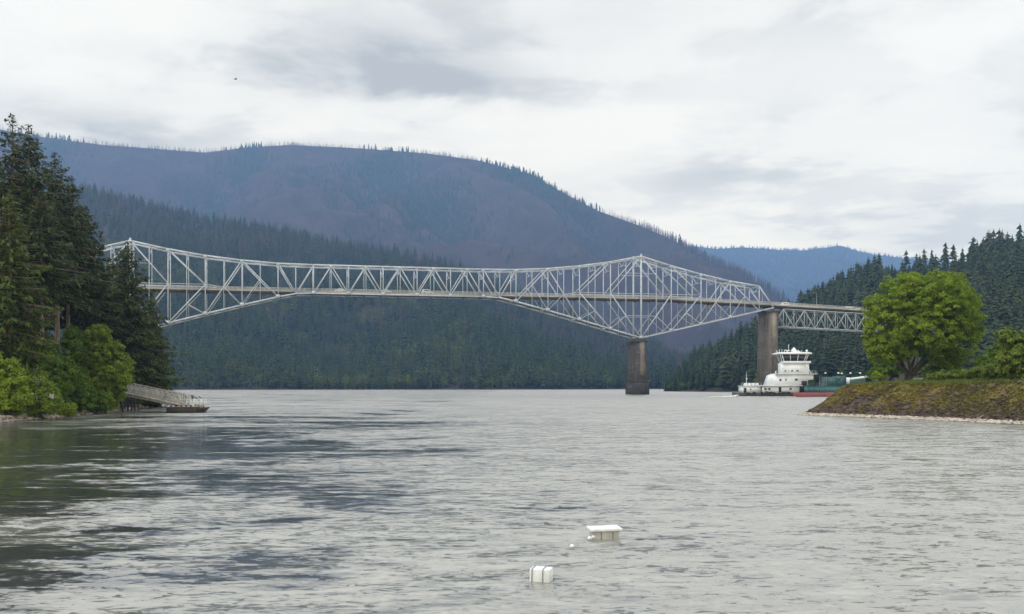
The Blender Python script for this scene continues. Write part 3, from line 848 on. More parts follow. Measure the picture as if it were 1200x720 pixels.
ICO = []
def ico():
    t = (1 + 5 ** 0.5) / 2
    V = np.array([(-1, t, 0), (1, t, 0), (-1, -t, 0), (1, -t, 0), (0, -1, t), (0, 1, t), (0, -1, -t), (0, 1, -t), (t, 0, -1), (t, 0, 1), (-t, 0, -1), (-t, 0, 1)], float)
    V /= np.linalg.norm(V[0])
    Fc = np.array([(0, 11, 5), (0, 5, 1), (0, 1, 7), (0, 7, 10), (0, 10, 11), (1, 5, 9), (5, 11, 4), (11, 10, 2), (10, 7, 6), (7, 1, 8), (3, 9, 4), (3, 4, 2), (3, 2, 6), (3, 6, 8), (3, 8, 9), (4, 9, 5), (2, 4, 11), (6, 2, 10), (8, 6, 7), (9, 8, 1)])
    return V, Fc
def stones(P, size, rng, flat=0.65):
    V0, F0 = ico()
    n = len(P)
    jit = 1 + 0.28 * (rng.random((n, 12, 1)) - 0.5) * 2
    sc = size[:, None, None] * np.stack([rng.uniform(.8, 1.4, n), rng.uniform(.8, 1.4, n), flat * rng.uniform(.7, 1.2, n)], -1)[:, None, :]
    a = rng.random(n) * 6.28; ca, sa = np.cos(a)[:, None], np.sin(a)[:, None]
    Q = V0[None] * jit * sc
    x = Q[..., 0] * ca - Q[..., 1] * sa; y = Q[..., 0] * sa + Q[..., 1] * ca
    V = np.stack([x, y, Q[..., 2]], -1) + P[:, None, :]
    Fc = F0[None] + (np.arange(n) * 12)[:, None, None]
    return V.reshape(-1, 3), Fc.reshape(-1, 3)
def bank_points(n, poly, dmin, dmax, rng, ymin, ymax, zf, xlim):
    X = rng.uniform(xlim[0], xlim[1], n * 12); Y = rng.uniform(ymin, ymax, n * 12)
    d = poly_dist(X, Y, poly)
    k = (d > dmin) & (d < dmax)
    X, Y, d = X[k][:n], Y[k][:n], d[k][:n]
    return np.stack([X, Y, zf(X, Y)], 1), d
rg = np.random.default_rng(301)
P, d = bank_points(4200, RB, 0.7, 5.6, rg, 86, 160, rb_z, (38, 64))
V, Fc = stones(P + [0, 0, -0.03], rg.uniform(0.08, 0.30, len(P)) * np.where(rg.random(len(P)) < 0.06, 2.0, 1), rg)
tag(link('riprap_stones', np_mesh('riprap_stones', V, [Fc]), M['bank']), 'mossy brown riprap stones covering the right bank slope', 'stones', kind='stuff')
M['pale_stone'] = mat_plain('bleached_stone', (0.46, 0.42, 0.36), (0.30, 0.27, 0.23), 0.9, 1.2)
P, d = bank_points(2600, RB, -0.25, 0.75, rg, 86, 150, rb_z, (38, 60))
P[:, 2] = 0.06 + 0.22 * sstep(-0.2, 0.7, d)
V, Fc = stones(P, rg.uniform(0.12, 0.28, len(P)), rg, 0.5)
tag(link('waterline_stones', np_mesh('waterline_stones', V, [Fc]), M['pale_stone']), 'pale bleached stones along the waterline of the right bank', 'stones', kind='stuff')
M['grey_stone'] = mat_plain('shore_stone', (0.26, 0.22, 0.18), (0.14, 0.12, 0.10), 0.9, 1.0)
P, d = bank_points(2600, LB, -0.3, 1.4, rg, 90, 215, lb_z, (-80, -50))
P[:, 2] = np.maximum(P[:, 2], 0.05)
V, Fc = stones(P, rg.uniform(0.12, 0.34, len(P)), rg, 0.6)
tag(link('shore_stones', np_mesh('shore_stones', V, [Fc]), M['grey_stone']), 'grey brown stones lining the left shore at the waterline', 'stones', kind='stuff')

# moss, grass and trailing weeds
def blades(P, hts, rng, lean=0.35, w=0.035, down=None):
    n = len(P)
    a = rng.random(n) * 6.28
    s = np.stack([np.cos(a), np.sin(a), np.zeros(n)], 1)
    t = np.stack([rng.normal(size=n) * lean, rng.normal(size=n) * lean, np.ones(n)], 1)
    if down is not None: t = t + down
    t = t / np.linalg.norm(t, axis=1)[:, None]
    ww = w * (0.6 + 0.8 * rng.random(n))[:, None]
    V = np.stack([P - s * ww, P + s * ww, P + t * hts[:, None]], 1).reshape(-1, 3)
    Fc = np.arange(3 * n).reshape(-1, 3)
    return V, Fc
M['grass'] = mat_leaf('bank_grass', (0.055, 0.09, 0.02), (0.15, 0.18, 0.045), 0.3, patch=0.2)
P, d = bank_points(42000, RB, 5.0, 30, rg, 86, 190, rb_z, (42, 110))
V, Fc = blades(P, rg.uniform(0.15, 0.5, len(P)), rg, 0.4, 0.05)
tag(link('grass', np_mesh('grass', V, [Fc], attrs={'tint': np.repeat(rg.random(len(P)), 3)}), M['grass']), 'green grass on the flat top of the right bank', 'grass', kind='stuff')
M['moss'] = mat_leaf('bank_moss', (0.085, 0.085, 0.018), (0.25, 0.20, 0.025), 0.15, patch=0.7)
P, d = bank_points(52000, RB, 1.0, 6.4, rg, 86, 160, rb_z, (40, 66))
k = fbm(P[:, 0] / 1.6, P[:, 1] / 1.6, 309, 4) + 0.15 * (P[:, 2] - 2.2) - 0.016 * (126 - P[:, 1]) > 0.10
P = P[k]
V, Fc = blades(P, rg.uniform(0.10, 0.26, len(P)), rg, 0.9, 0.07, down=np.array([-0.4, -0.25, 0.0]))
tag(link('moss', np_mesh('moss', V, [Fc], attrs={'tint': np.repeat(rg.random(len(P)), 3)}), M['moss']), 'golden green moss tufts growing over the right bank slope', 'moss', kind='stuff')
M['weeds'] = mat_leaf('bank_weeds', (0.085, 0.065, 0.042), (0.15, 0.165, 0.045), 0.15, patch=0.5)
P, d = bank_points(24000, RB, 1.3, 6.5, rg, 86, 160, rb_z, (40, 66))
k = fbm(P[:, 0] / 3, P[:, 1] / 3, 305, 3) + 0.02 * (118 - P[:, 1]) > -0.15
P = P[k]
V, Fc = blades(P, rg.uniform(0.2, 0.6, len(P)), rg, 0.6, 0.05, down=np.array([-0.5, -0.2, -0.3]))
tag(link('weeds', np_mesh('weeds', V, [Fc], attrs={'tint': np.repeat(rg.random(len(P)), 3)}), M['weeds']), 'dry brown and green weeds trailing down the right bank slope', 'weeds', kind='stuff')

def stick(label, px0, py0, px1, py1, Y, r):
    a = at(px0, py0, Y); b = at(px1, py1, Y + 1.0)
    for q in (a, b): q.z = float(rb_z(np.array([q.x]), np.array([q.y]))[0]) + 0.22
    root = empty('driftwood', a); tag(root, label, 'driftwood')
    d = b - a
    MB().tube([(0, 0, 0), tuple(d * .5 + Vector((0, 0, .12))), tuple(d)], [r, r * .8, r * .35], 7).build('branch', M['pale_wood'], root, smooth=True)
    MB().tube([tuple(d * .55 + Vector((0, 0, .1))), tuple(d * .7 + Vector((-.3, -.2, .45)))], [r * .5, .01], 5).build('twig', M['pale_wood'], root)
M['pale_wood'] = mat_plain('bleached_wood', (0.36, 0.31, 0.26), (0.24, 0.20, 0.17), 0.9, 3)
stick('pale dead branch lying aslant on the right bank slope near the water', 1137, 487, 1153, 474, 110.5, .09)
# ------------------------------------------------------------------ leaves
def leaf_cards(C, Nrm, size, rng, tint, flat=0.6, droop=0.0):
    """one folded kite per leaf spray, facing roughly along Nrm"""
    n = len(C)
    nr = Nrm + rng.normal(size=(n, 3)) * flat
    nr /= np.linalg.norm(nr, axis=1)[:, None] + 1e-9
    ax = rng.normal(size=(n, 3)); ax -= nr * (ax * nr).sum(1)[:, None]; ax /= np.linalg.norm(ax, axis=1)[:, None] + 1e-9
    bx = np.cross(nr, ax)
    s = size[:, None]
    p0 = C - ax * s * 0.5; p1 = C + bx * s * 0.36 - nr * s * 0.12; p2 = C + ax * s * 0.6 - np.array([0, 0, droop]) * s; p3 = C - bx * s * 0.36 - nr * s * 0.12
    V = np.stack([p0, p1, p2, p3], 1).reshape(-1, 3)
    Fq = np.arange(4 * n).reshape(-1, 4)
    return V, Fq, np.repeat(np.clip(tint, 0, 1), 4)
def clump_crown(lobes, nclump, nleaf, clump_r, leaf, rng, shell=0.72, flat=0.55, up=0.6, squash=0.62, droop=0.2, zmin=-1e9):
    """leaf clumps spread through several lobes; each clump a flattened spray of leaves"""
    vol = np.array([l[3] * l[4] * l[5] for l in lobes]) ** 0.75
    which = rng.choice(len(lobes), nclump, p=vol / vol.sum())
    A = np.array([l[:6] for l in lobes])[which]; lt = np.array([(l[6] if len(l) > 6 else 0.0) for l in lobes])[which]
    d = rng.normal(size=(nclump, 3)); d /= np.linalg.norm(d, axis=1)[:, None]
    rr = np.where(rng.random(nclump) < shell, rng.uniform(0.82, 1.14, nclump), rng.uniform(0.3, 0.85, nclump))
    C = A[:, :3] + d * rr[:, None] * A[:, 3:6]
    out = d * 0.8 + np.array([0, 0, up]); out /= np.linalg.norm(out, axis=1)[:, None]
    ct = rng.random(nclump)
    cr = clump_r * rng.uniform(0.6, 1.35, nclump)
    q = rng.normal(size=(nclump, nleaf, 3)); q /= np.linalg.norm(q, axis=2)[..., None]
    q *= (rng.random((nclump, nleaf, 1)) ** 0.45)
    q[..., 2] = q[..., 2] * squash - 0.30 * (q[..., 0] ** 2 + q[..., 1] ** 2)
    Lc = C[:, None, :] + q * cr[:, None, None]
    Nn = np.repeat(out[:, None, :], nleaf, 1) + q * 0.6
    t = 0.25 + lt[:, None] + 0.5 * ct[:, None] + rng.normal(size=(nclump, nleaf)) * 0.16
    Lc = Lc.reshape(-1, 3); Nn = Nn.reshape(-1, 3); t = t.ravel()
    k = Lc[:, 2] > zmin
    Lc, Nn, t = Lc[k], Nn[k], t[k]
    return leaf_cards(Lc, Nn, leaf * rng.uniform(0.65, 1.3, len(Lc)), rng, t, flat, droop)

# ------------------------------------------------------------------ the round maple
def make_maple():
    Y = 165.0; X = gx(1065, Y); g = float(rb_z(np.array([X]), np.array([Y]))[0]) - 0.1
    root = empty('maple_tree', (X, Y, g))
    tag(root, 'big round bright green maple standing on the grassy right bank', 'tree')
    rg = np.random.default_rng(401)
    mb = MB()
    H = gz(319, Y) - g
    ctr = np.array([gx(1081, Y) - X, 0.0, gz(376, Y) - g])
    mb.tube([(0, 0, -0.3), (0.02, 0, 0.3), (0.0, 0.05, 1.0), (0.1, 0, 1.9)], [1.0, 0.75, 0.62, 0.62], 10)
    for (a, el, ln, r0) in ((-2.75, 0.80, 10, .34), (0.1, 0.62, 11.5, .36), (-0.3, 1.05, 13.5, .40), (2.2, 0.95, 10.5, .30), (1.3, 0.8, 10, .30), (-1.7, 1.0, 10, .28), (3.0, 1.25, 12, .36), (0.35, 0.32, 6.5, .2)):
        d = np.array([math.cos(a) * math.cos(el), math.sin(a) * math.cos(el), math.sin(el)])
        p = np.array([0.05, 0, 1.2]); pts = [p.copy()]; rad = [r0]
        for k in range(7):
            d = d + rg.normal(size=3) * 0.13 + np.array([0, 0, 0.05]); d /= np.linalg.norm(d)
            p = p + d * ln / 7; pts.append(p.copy()); rad.append(r0 * (1 - 0.13 * (k + 1)))
            if k in (2, 3, 4, 5):
                for q in range(2):
                    d2 = d + rg.normal(size=3) * 0.6; d2 /= np.linalg.norm(d2)
                    mb.tube([p, p + d2 * ln * 0.12, p + d2 * ln * 0.22 + rg.normal(size=3) * 0.3, p + d2 * ln * 0.32 + [0, 0, 0.3]], [rad[-1] * 0.5, rad[-1] * 0.36, rad[-1] * 0.24, 0.02], 5)
        mb.tube(pts, rad, 7)
    mb.build('trunk', M['maple_bark'], root, smooth=True)
    # crown lobes in metres about the crown centre (x right, z up)
    k = 165 / 1200.0
    def lobe(px, py, dy, rx, ry, rz): return (gx(px, Y) - X, dy, gz(py, Y) - g, rx * k * .95, ry * k, rz * k)
    def T_(l, t): return l + (t,)
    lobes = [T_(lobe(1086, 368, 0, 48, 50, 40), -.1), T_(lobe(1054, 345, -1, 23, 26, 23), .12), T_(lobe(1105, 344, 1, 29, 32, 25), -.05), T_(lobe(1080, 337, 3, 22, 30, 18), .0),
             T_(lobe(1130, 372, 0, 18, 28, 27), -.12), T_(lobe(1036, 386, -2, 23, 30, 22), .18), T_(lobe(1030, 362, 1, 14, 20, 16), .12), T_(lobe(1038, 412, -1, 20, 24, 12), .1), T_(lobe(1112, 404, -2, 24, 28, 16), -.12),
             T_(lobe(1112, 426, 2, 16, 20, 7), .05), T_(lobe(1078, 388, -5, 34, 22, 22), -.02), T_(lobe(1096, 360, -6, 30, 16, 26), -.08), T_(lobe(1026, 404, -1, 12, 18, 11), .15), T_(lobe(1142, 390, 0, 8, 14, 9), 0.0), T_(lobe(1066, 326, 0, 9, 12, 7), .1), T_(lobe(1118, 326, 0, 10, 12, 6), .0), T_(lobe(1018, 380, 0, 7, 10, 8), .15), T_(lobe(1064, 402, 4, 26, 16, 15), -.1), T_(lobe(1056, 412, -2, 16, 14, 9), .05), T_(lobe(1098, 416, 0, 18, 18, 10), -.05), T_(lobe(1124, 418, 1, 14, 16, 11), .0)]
    V, Fq, T = clump_crown(lobes, 2000, 62, 0.72, 0.27, rg, shell=0.85, flat=0.6, up=0.7, squash=0.55, droop=0.25)
    link('crown', np_mesh('crown', V, [Fq], attrs={'tint': T}), M['maple_leaf'], root)
make_maple()

def make_bush(name, label, cat, group, lobes, loc, mat, seed, ncl, nleaf, cr, leaf, stems=6, blossom=0, up=0.6):
    root = empty(name, loc); tag(root, label, cat, group)
    rg = np.random.default_rng(seed)
    V, Fq, T = clump_crown(lobes, ncl, nleaf, cr, leaf, rg, shell=0.75, flat=0.6, up=up, squash=0.7, droop=0.2, zmin=-0.3)
    link('crown', np_mesh('crown', V, [Fq], attrs={'tint': T}), M[mat], root)
    mb = MB()
    for s_ in range(stems):
        l = lobes[int(rg.integers(len(lobes)))]
        e = np.array(l[:3]) + rg.normal(size=3) * np.array(l[3:6]) * 0.3
        b = np.array([rg.normal() * 0.3, rg.normal() * 0.3, -0.4])
        mb.tube([b, b * 0.6 + e * 0.4 + rg.normal(size=3) * 0.15, e], [0.11, 0.07, 0.02], 5)
    mb.build('stem', M['twig'], root)
    if blossom:
        A = np.array(lobes)[rg.integers(0, len(lobes), blossom)]
        d = rg.normal(size=(blossom, 3)); d[:, 1] = -np.abs(d[:, 1]); d[:, 2] = np.abs(d[:, 2]) * 0.7; d /= np.linalg.norm(d, axis=1)[:, None]
        C = A[:, :3] + d * A[:, 3:6] * 1.08
        C = np.repeat(C, 26, 0) + rg.normal(size=(blossom * 26, 3)) * 0.16
        V, Fq, T = leaf_cards(C, np.repeat(d, 26, 0), np.full(len(C), 0.12), rg, rg.random(len(C)), 0.5)
        link('blossom', np_mesh('blossom', V, [Fq], attrs={'tint': T}), M['blossom'], root)
    return root
def photo_lobes(base, Y, spec):
    """lobes given by bearing/size on the survey sheet, turned into metres about the plant's base"""
    k = Y / F
    return [(gx(px, Y) - base[0], dy, gz(py, Y) - base[2], rx * k, max(rx, ry) * k * 0.9, ry * k) for px, py, dy, rx, ry in spec]
def bank_bush(label, px, Y, spec, mat, seed, ncl, nleaf, cr, leaf, **kw):
    X = gx(px, Y); z = float(rb_z(np.array([X]), np.array([Y]))[0])
    b = (X, Y, z)
    return make_bush('bush', label, 'bush', 'shrubs on the right bank', photo_lobes(b, Y, spec), b, mat, seed, ncl, nleaf, cr, leaf, **kw)
bank_bush('rounded shrub tree with drooping vines at the right end of the bank', 1188, 118,
          [(1190, 404, 0, 21, 17), (1182, 420, -1, 14, 16), (1204, 412, 0, 17, 22), (1186, 394, 1, 14, 9), (1192, 428, -.5, 12, 16)], 'bank_bush', 501, 260, 60, 0.55, 0.26, stems=10)
bank_bush('small bright yellow green bush on the grass left of the maple trunk', 1032, 158, [(1032, 439, 0, 9, 6), (1028, 441, 0, 6, 4)], 'bush_bright', 502, 50, 40, 0.4, 0.2)
bank_bush('low spreading shrub on the bank crest below the right side of the maple', 1108, 135, [(1096, 441, 0, 12, 3.5), (1112, 439, 0, 16, 4.5), (1130, 438, -.5, 14, 4.5)], 'bank_bush', 503, 150, 50, 0.32, 0.2)
bank_bush('leafy shrub on the bank crest left of the drooping shrub tree', 1158, 128, [(1148, 436, 0, 14, 5), (1164, 434, 0, 14, 7), (1174, 438, -1, 10, 6)], 'bank_bush', 504, 150, 50, 0.34, 0.2)
bank_bush('dark green bush growing behind the maple under its right branches', 1105, 178, [(1096, 434, 0, 15, 6), (1118, 435, 1, 13, 5)], 'bush_mid', 505, 90, 50, 0.6, 0.3)
bank_bush('grey green bush standing behind the crest between maple and shrub tree', 1160, 150, [(1160, 424, 1, 12, 9), (1170, 414, 1, 10, 11)], 'bush_mid', 506, 110, 50, 0.6, 0.28)

# ------------------------------------------------------------------ left bank: big firs
bank_bush('dark leafy bush on the far side of the bank seen past the maple trunk', 1038, 182, [(1034, 430, 0, 13, 11), (1048, 432, 1, 13, 9), (1026, 436, 0, 9, 7)], 'bush_mid', 507, 150, 50, 0.6, 0.3)
def make_fir(name, label, px, topy, Y, rfrac, base, mat, seed, lean=0.0, dens=0.85, ragged=0.45):
    X = gx(px, Y); g = float(lb_z(np.array([X]), np.array([Y]))[0])
    H = gz(topy - 5, Y) - g
    rg = np.random.default_rng(seed)
    root = empty(name, (X, Y, g)); tag(root, label, 'tree', 'tall firs on the left bank')
    mb = MB()
    tz = np.linspace(-0.4, H * 0.985, 9)
    tx = lean * (tz / H) ** 2 + 0.12 * np.sin(tz / H * 5 + seed); ty = 0.12 * np.cos(tz / H * 4 + seed)
    tr = np.interp(tz / H, [0, 0.05, 0.5, 1], [H * 0.0135, H * 0.0115, H * 0.0075, 0.03])
    mb.tube(list(zip(tx, ty, tz)), list(tr), 9)
    C = []; Nn = []; S = []; T = []
    zb = base * H; z = zb; rmax = H * rfrac
    while z < H * 0.99:
        u = (z - zb) / (H - zb)
        prof = (1 - u) ** 0.8 * (0.62 + 0.38 * sstep(0, 0.22, u)) + 0.02
        nb = int(rg.integers(4, 7))
        off = rg.random() * 6.28
        for b in range(nb):
            a = off + 2 * PI * (b + rg.uniform(-.3, .3)) / nb
            Lb = rmax * prof * rg.uniform(1 - ragged, 1 + ragged)
            if rg.random() < 0.07: Lb *= 1.4
            if rg.random() < 0.10: continue
            dr = np.array([math.cos(a), math.sin(a)]); sd = np.array([-dr[1], dr[0]])
            x0 = np.interp(z, tz, tx); y0 = np.interp(z, tz, ty)
            rise = (0.45 * u - 0.12)
            sag = Lb * (0.30 - 0.22 * u) * rg.uniform(.6, 1.3)
            if Lb > 0.9:
                pts = []
                for s in (0, .35, .7, 1.0):
                    pts.append((x0 + dr[0] * Lb * s, y0 + dr[1] * Lb * s, z + rise * Lb * s - sag * (s ** 1.3) + 0.35 * sag * s ** 4))
                mb.tube(pts, [0.02 + Lb * 0.012, 0.015 + Lb * 0.009, 0.03, 0.012], 4, cap=False)
            nc = max(4, int(Lb * 10.0 * dens))
            s = rg.uniform(0.18 if Lb > 1.5 else 0.02, 1.04, nc)
            wdt = Lb * 0.30 * np.sin(np.clip(s, 0, 1) * PI * 0.86 + 0.30) ** 0.8
            t = rg.uniform(-1, 1, nc)
            c = np.stack([x0 + dr[0] * Lb * s + sd[0] * wdt * t, y0 + dr[1] * Lb * s + sd[1] * wdt * t,
                          z + rise * Lb * s - sag * (s ** 1.3) + 0.35 * sag * s ** 4 - np.abs(t) * wdt * 0.25 + rg.normal(size=nc) * 0.07 - rg.random(nc) * 0.28], 1)
            C.append(c); Nn.append(np.tile([dr[0] * 0.35, dr[1] * 0.35, 1.0], (nc, 1)))
            S.append(rg.uniform(0.45, 0.95, nc) * np.interp(Lb, [0, 2, 6], [0.5, 0.85, 1.1]))
            T.append(np.clip(0.15 + 0.5 * s * rg.random(nc) + rg.normal(size=nc) * 0.14 + 0.2 * (rg.random() - 0.4), 0, 1))
        z += H * 0.0125 * rg.uniform(.7, 1.3)
    C = np.concatenate(C); Nn = np.concatenate(Nn); S = np.concatenate(S); T = np.concatenate(T)
    # narrow drooping sprays
    n = len(C)
    nr = Nn + rg.normal(size=(n, 3)) * 0.5; nr /= np.linalg.norm(nr, axis=1)[:, None]
    ax = np.stack([C[:, 0], C[:, 1], np.zeros(n)], 1); ax /= np.linalg.norm(ax, axis=1)[:, None] + 1e-6
    ax = ax + rg.normal(size=(n, 3)) * 0.5; ax[:, 2] -= 0.35
    ax /= np.linalg.norm(ax, axis=1)[:, None]
    bx = np.cross(nr, ax); bx /= np.linalg.norm(bx, axis=1)[:, None] + 1e-6
    s_ = S[:, None]
    V = np.stack([C - ax * s_ * .5, C + bx * s_ * .2 - [0, 0, .05], C + ax * s_ * .6 - np.array([0, 0, .2]) * s_, C - bx * s_ * .2 - [0, 0, .05]], 1).reshape(-1, 3)
    Fq = np.arange(4 * n).reshape(-1, 4)
    mb.build('trunk', M['bark'], root, smooth=True)
    link('crown', np_mesh('crown', V, [Fq], attrs={'tint': np.repeat(T, 4)}), M[mat], root)
    return root
FIRS = [
    ('tallest dark fir on the left bank with a thin pointed top', 11, 134, 150, 0.155, 0.3, 'needle', 601, 0.4),
    ('second tallest fir on the left bank just right of the tallest one', 33, 148, 146, 0.165, 0.42, 'needle', 602, 0.2),
    ('dark fir with a sharp top, third tall fir from the left edge', 66, 181, 158, 0.19, 0.42, 'needle', 603, 0.0),
    ('shorter dark fir behind the grove reaching its branches towards the bridge end', 94, 248, 172, 0.24, 0.36, 'needle', 604, 0.9),
    ('broad bushy fir standing alone at the water end of the grove, before the bridge tower', 149, 286, 184, 0.30, 0.06, 'needle_mid', 605, 0.0),
    ('low fir filling the right flank of the broad bushy fir by the ramp', 176, 345, 190, 0.22, 0.03, 'needle_mid', 606, 0.0),
    ('narrow fir on the left flank of the broad bushy fir', 126, 312, 192, 0.30, 0.10, 'needle_mid', 607, 0.0),
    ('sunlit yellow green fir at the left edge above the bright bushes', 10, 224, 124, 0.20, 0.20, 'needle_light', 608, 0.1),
    ('dark fir with bare lower trunk just right of the yellow green fir', 48, 226, 140, 0.19, 0.48, 'needle', 609, 0.2),
    ('fir at the far left edge partly cut off by the picture edge', -14, 160, 140, 0.19, 0.2, 'needle', 610, 0.0),
    ('slim fir with bare trunk standing behind the third tall fir', 80, 222, 166, 0.19, 0.46, 'needle', 611, 0.3),
    ('dark fir deep in the grove between the two tallest firs', 22, 205, 165, 0.19, 0.15, 'needle', 612, 0.0),
    ('low dark fir closing the gap between the grove and the broad bushy fir', 108, 318, 180, 0.28, 0.08, 'needle', 614, 0.0),
]
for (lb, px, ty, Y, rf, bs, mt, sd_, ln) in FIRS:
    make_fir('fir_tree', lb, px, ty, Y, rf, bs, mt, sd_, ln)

def shore_bush(label, px, Y, spec, mat, seed, ncl, cr=0.55, leaf=0.25, nleaf=60, **kw):
    ncl = int(ncl * 1.6)
    rs = np.random.default_rng(seed + 50)
    extra = []
    for (lx, ly, dy, rx, ry) in spec:               # shoots and side branches break the outline
        for q in range(4):
            a = rs.random() * 2 * PI
            extra.append((lx + math.cos(a) * rx * rs.uniform(.7, 1.05), ly - abs(math.sin(a)) * ry * rs.uniform(.6, 1.1) + rs.uniform(0, .5) * ry, dy + rs.normal() * .6, rx * rs.uniform(.16, .32), ry * rs.uniform(.2, .42)))
    spec = [(lx, ly, dy, rx * .9, ry * .9) for (lx, ly, dy, rx, ry) in spec] + extra
    X = gx(px, Y); z = float(lb_z(np.array([X]), np.array([Y]))[0])
    b = (X, Y, z)
    return make_bush('bush', label, 'bush', 'leafy shrubs on the left shore', photo_lobes(b, Y, spec), b, mat, seed, ncl, nleaf, cr, leaf, **kw)
shore_bush('bright yellow green shrub at the left edge of the shore', 8, 118, [(6, 448, 0, 24, 30), (-14, 440, 0, 22, 30), (20, 462, -1, 16, 20), (4, 474, -1, 26, 14)], 'bush_bright', 701, 330, stems=9)
shore_bush('pale green shrub with white blossoms at the shore beside the brightest shrub', 48, 123, [(46, 462, 0, 22, 18), (60, 472, -1, 16, 12), (36, 448, 1, 14, 14), (38, 478, -1, 18, 10)], 'bush_olive', 702, 260, blossom=26)
shore_bush('dark green shrub below the bare fir trunks behind the blossoming shrub', 58, 136, [(52, 428, 0, 20, 20), (70, 440, 0, 20, 24), (38, 420, 1, 14, 14), (66, 458, -1, 20, 18)], 'bush_mid', 703, 300)
shore_bush('mid green shrub hanging over the water in the middle of the left shore', 90, 140, [(86, 456, 0, 20, 22), (100, 466, -1, 16, 16), (78, 472, -1.5, 18, 12)], 'bush_mid', 704, 260)
shore_bush('tall rounded olive green shrub between the grove and the ramp', 122, 150, [(118, 420, 0, 20, 22), (106, 398, 1, 13, 18), (121, 394, 0, 9, 12), (136, 430, -1, 16, 24), (112, 450, -1, 22, 22), (128, 464, -1.5, 20, 12), (92, 412, 1, 12, 16), (132, 408, 0, 9, 12), (146, 446, -1, 9, 16)], 'bush_olive', 705, 600, cr=0.5, leaf=0.26, stems=14)
shore_bush('bright green shrub leaning out above the top of the ramp', 142, 157, [(143, 430, 0, 12, 16), (138, 446, -1, 14, 12), (146, 444, -.5, 10, 9)], 'bush_bright', 706, 160)
shore_bush('dark low shrub at the waterline under the tall rounded shrub', 108, 145, [(104, 474, 0, 12, 9), (116, 472, 0, 10, 8)], 'bush_mid', 707, 90)
shore_bush('small green leafy shrub at the foot of the broad fir behind the ramp', 182, 190, [(184, 440, 0, 8, 12), (178, 450, 0, 10, 8), (192, 450, 0, 7, 8)], 'bush_mid', 708, 110)
shore_bush('low shrub under the ramp along the shadowed shore', 166, 176, [(160, 464, 0, 14, 8), (176, 466, 0, 14, 6)], 'bush_mid', 709, 120)
shore_bush('tiny light green shrub overhanging the stones between the blossoming shrub and its neighbour', 74, 131, [(72, 482, 0, 7, 5), (80, 480, 0, 6, 6)], 'bush_bright', 711, 50)
shore_bush('small light green shrub at the waterline under the middle of the tall olive shrub', 122, 150, [(124, 474, -1, 9, 6), (132, 472, -1, 8, 7)], 'bush_bright', 712, 60)
shore_bush('thin upright green shrub among the bare fir trunks', 84, 148, [(84, 402, 0, 8, 20), (92, 414, 0, 7, 16)], 'bush_mid', 713, 90)
shore_bush('dark undergrowth shrub at the foot of the fir trunks', 30, 142, [(24, 408, 0, 20, 16), (10, 420, 0, 20, 20), (44, 412, 2, 18, 16)], 'bush_mid', 710, 260)

# ------------------------------------------------------------------ the bridge
Z0 = 407.0
OX, OY = gx(152.5, Z0), Z0
UD = np.array([6.977, 1.644]); PAN = float(np.linalg.norm(UD)); UD = UD / PAN
ND = np.array([-UD[1], UD[0]])
BW = 10.0
def bp(t, off, z):
    """point on the bridge: t panels from the first tower, off metres behind the near truss, height z"""
    p = np.array([OX, OY]) + UD * PAN * t + ND * off
    return np.array([p[0], p[1], z])
def up_z(t):
    e = min(abs(t), abs(t - 30))
    if 0 <= t <= 30:
        return float(np.interp(e, [0, 2, 4, 6, 8, 10], [61.6, 58.7, 56.5, 55.0, 54.1, 53.9]))
    return float(np.interp(e, [0, 2, 4, 6, 8, 9], [61.6, 57.7, 54.3, 51.5, 49.5, 39.8]))
def lo_z(t):
    e = min(abs(t), abs(t - 30))
    if 0 <= t <= 30:
        return float(np.interp(e, [0, 2, 4, 6, 8, 9, 10], [25.2, 29.1, 33.0, 36.8, 40.4, 41.9, 42.2]))
    return float(np.interp(e, [0, 9], [25.4, 39.8]))
MIDZ = 44.9
def deck_z(t):
    return 43.1 - max(0.0, abs(t - 15) - 17) * 0.25
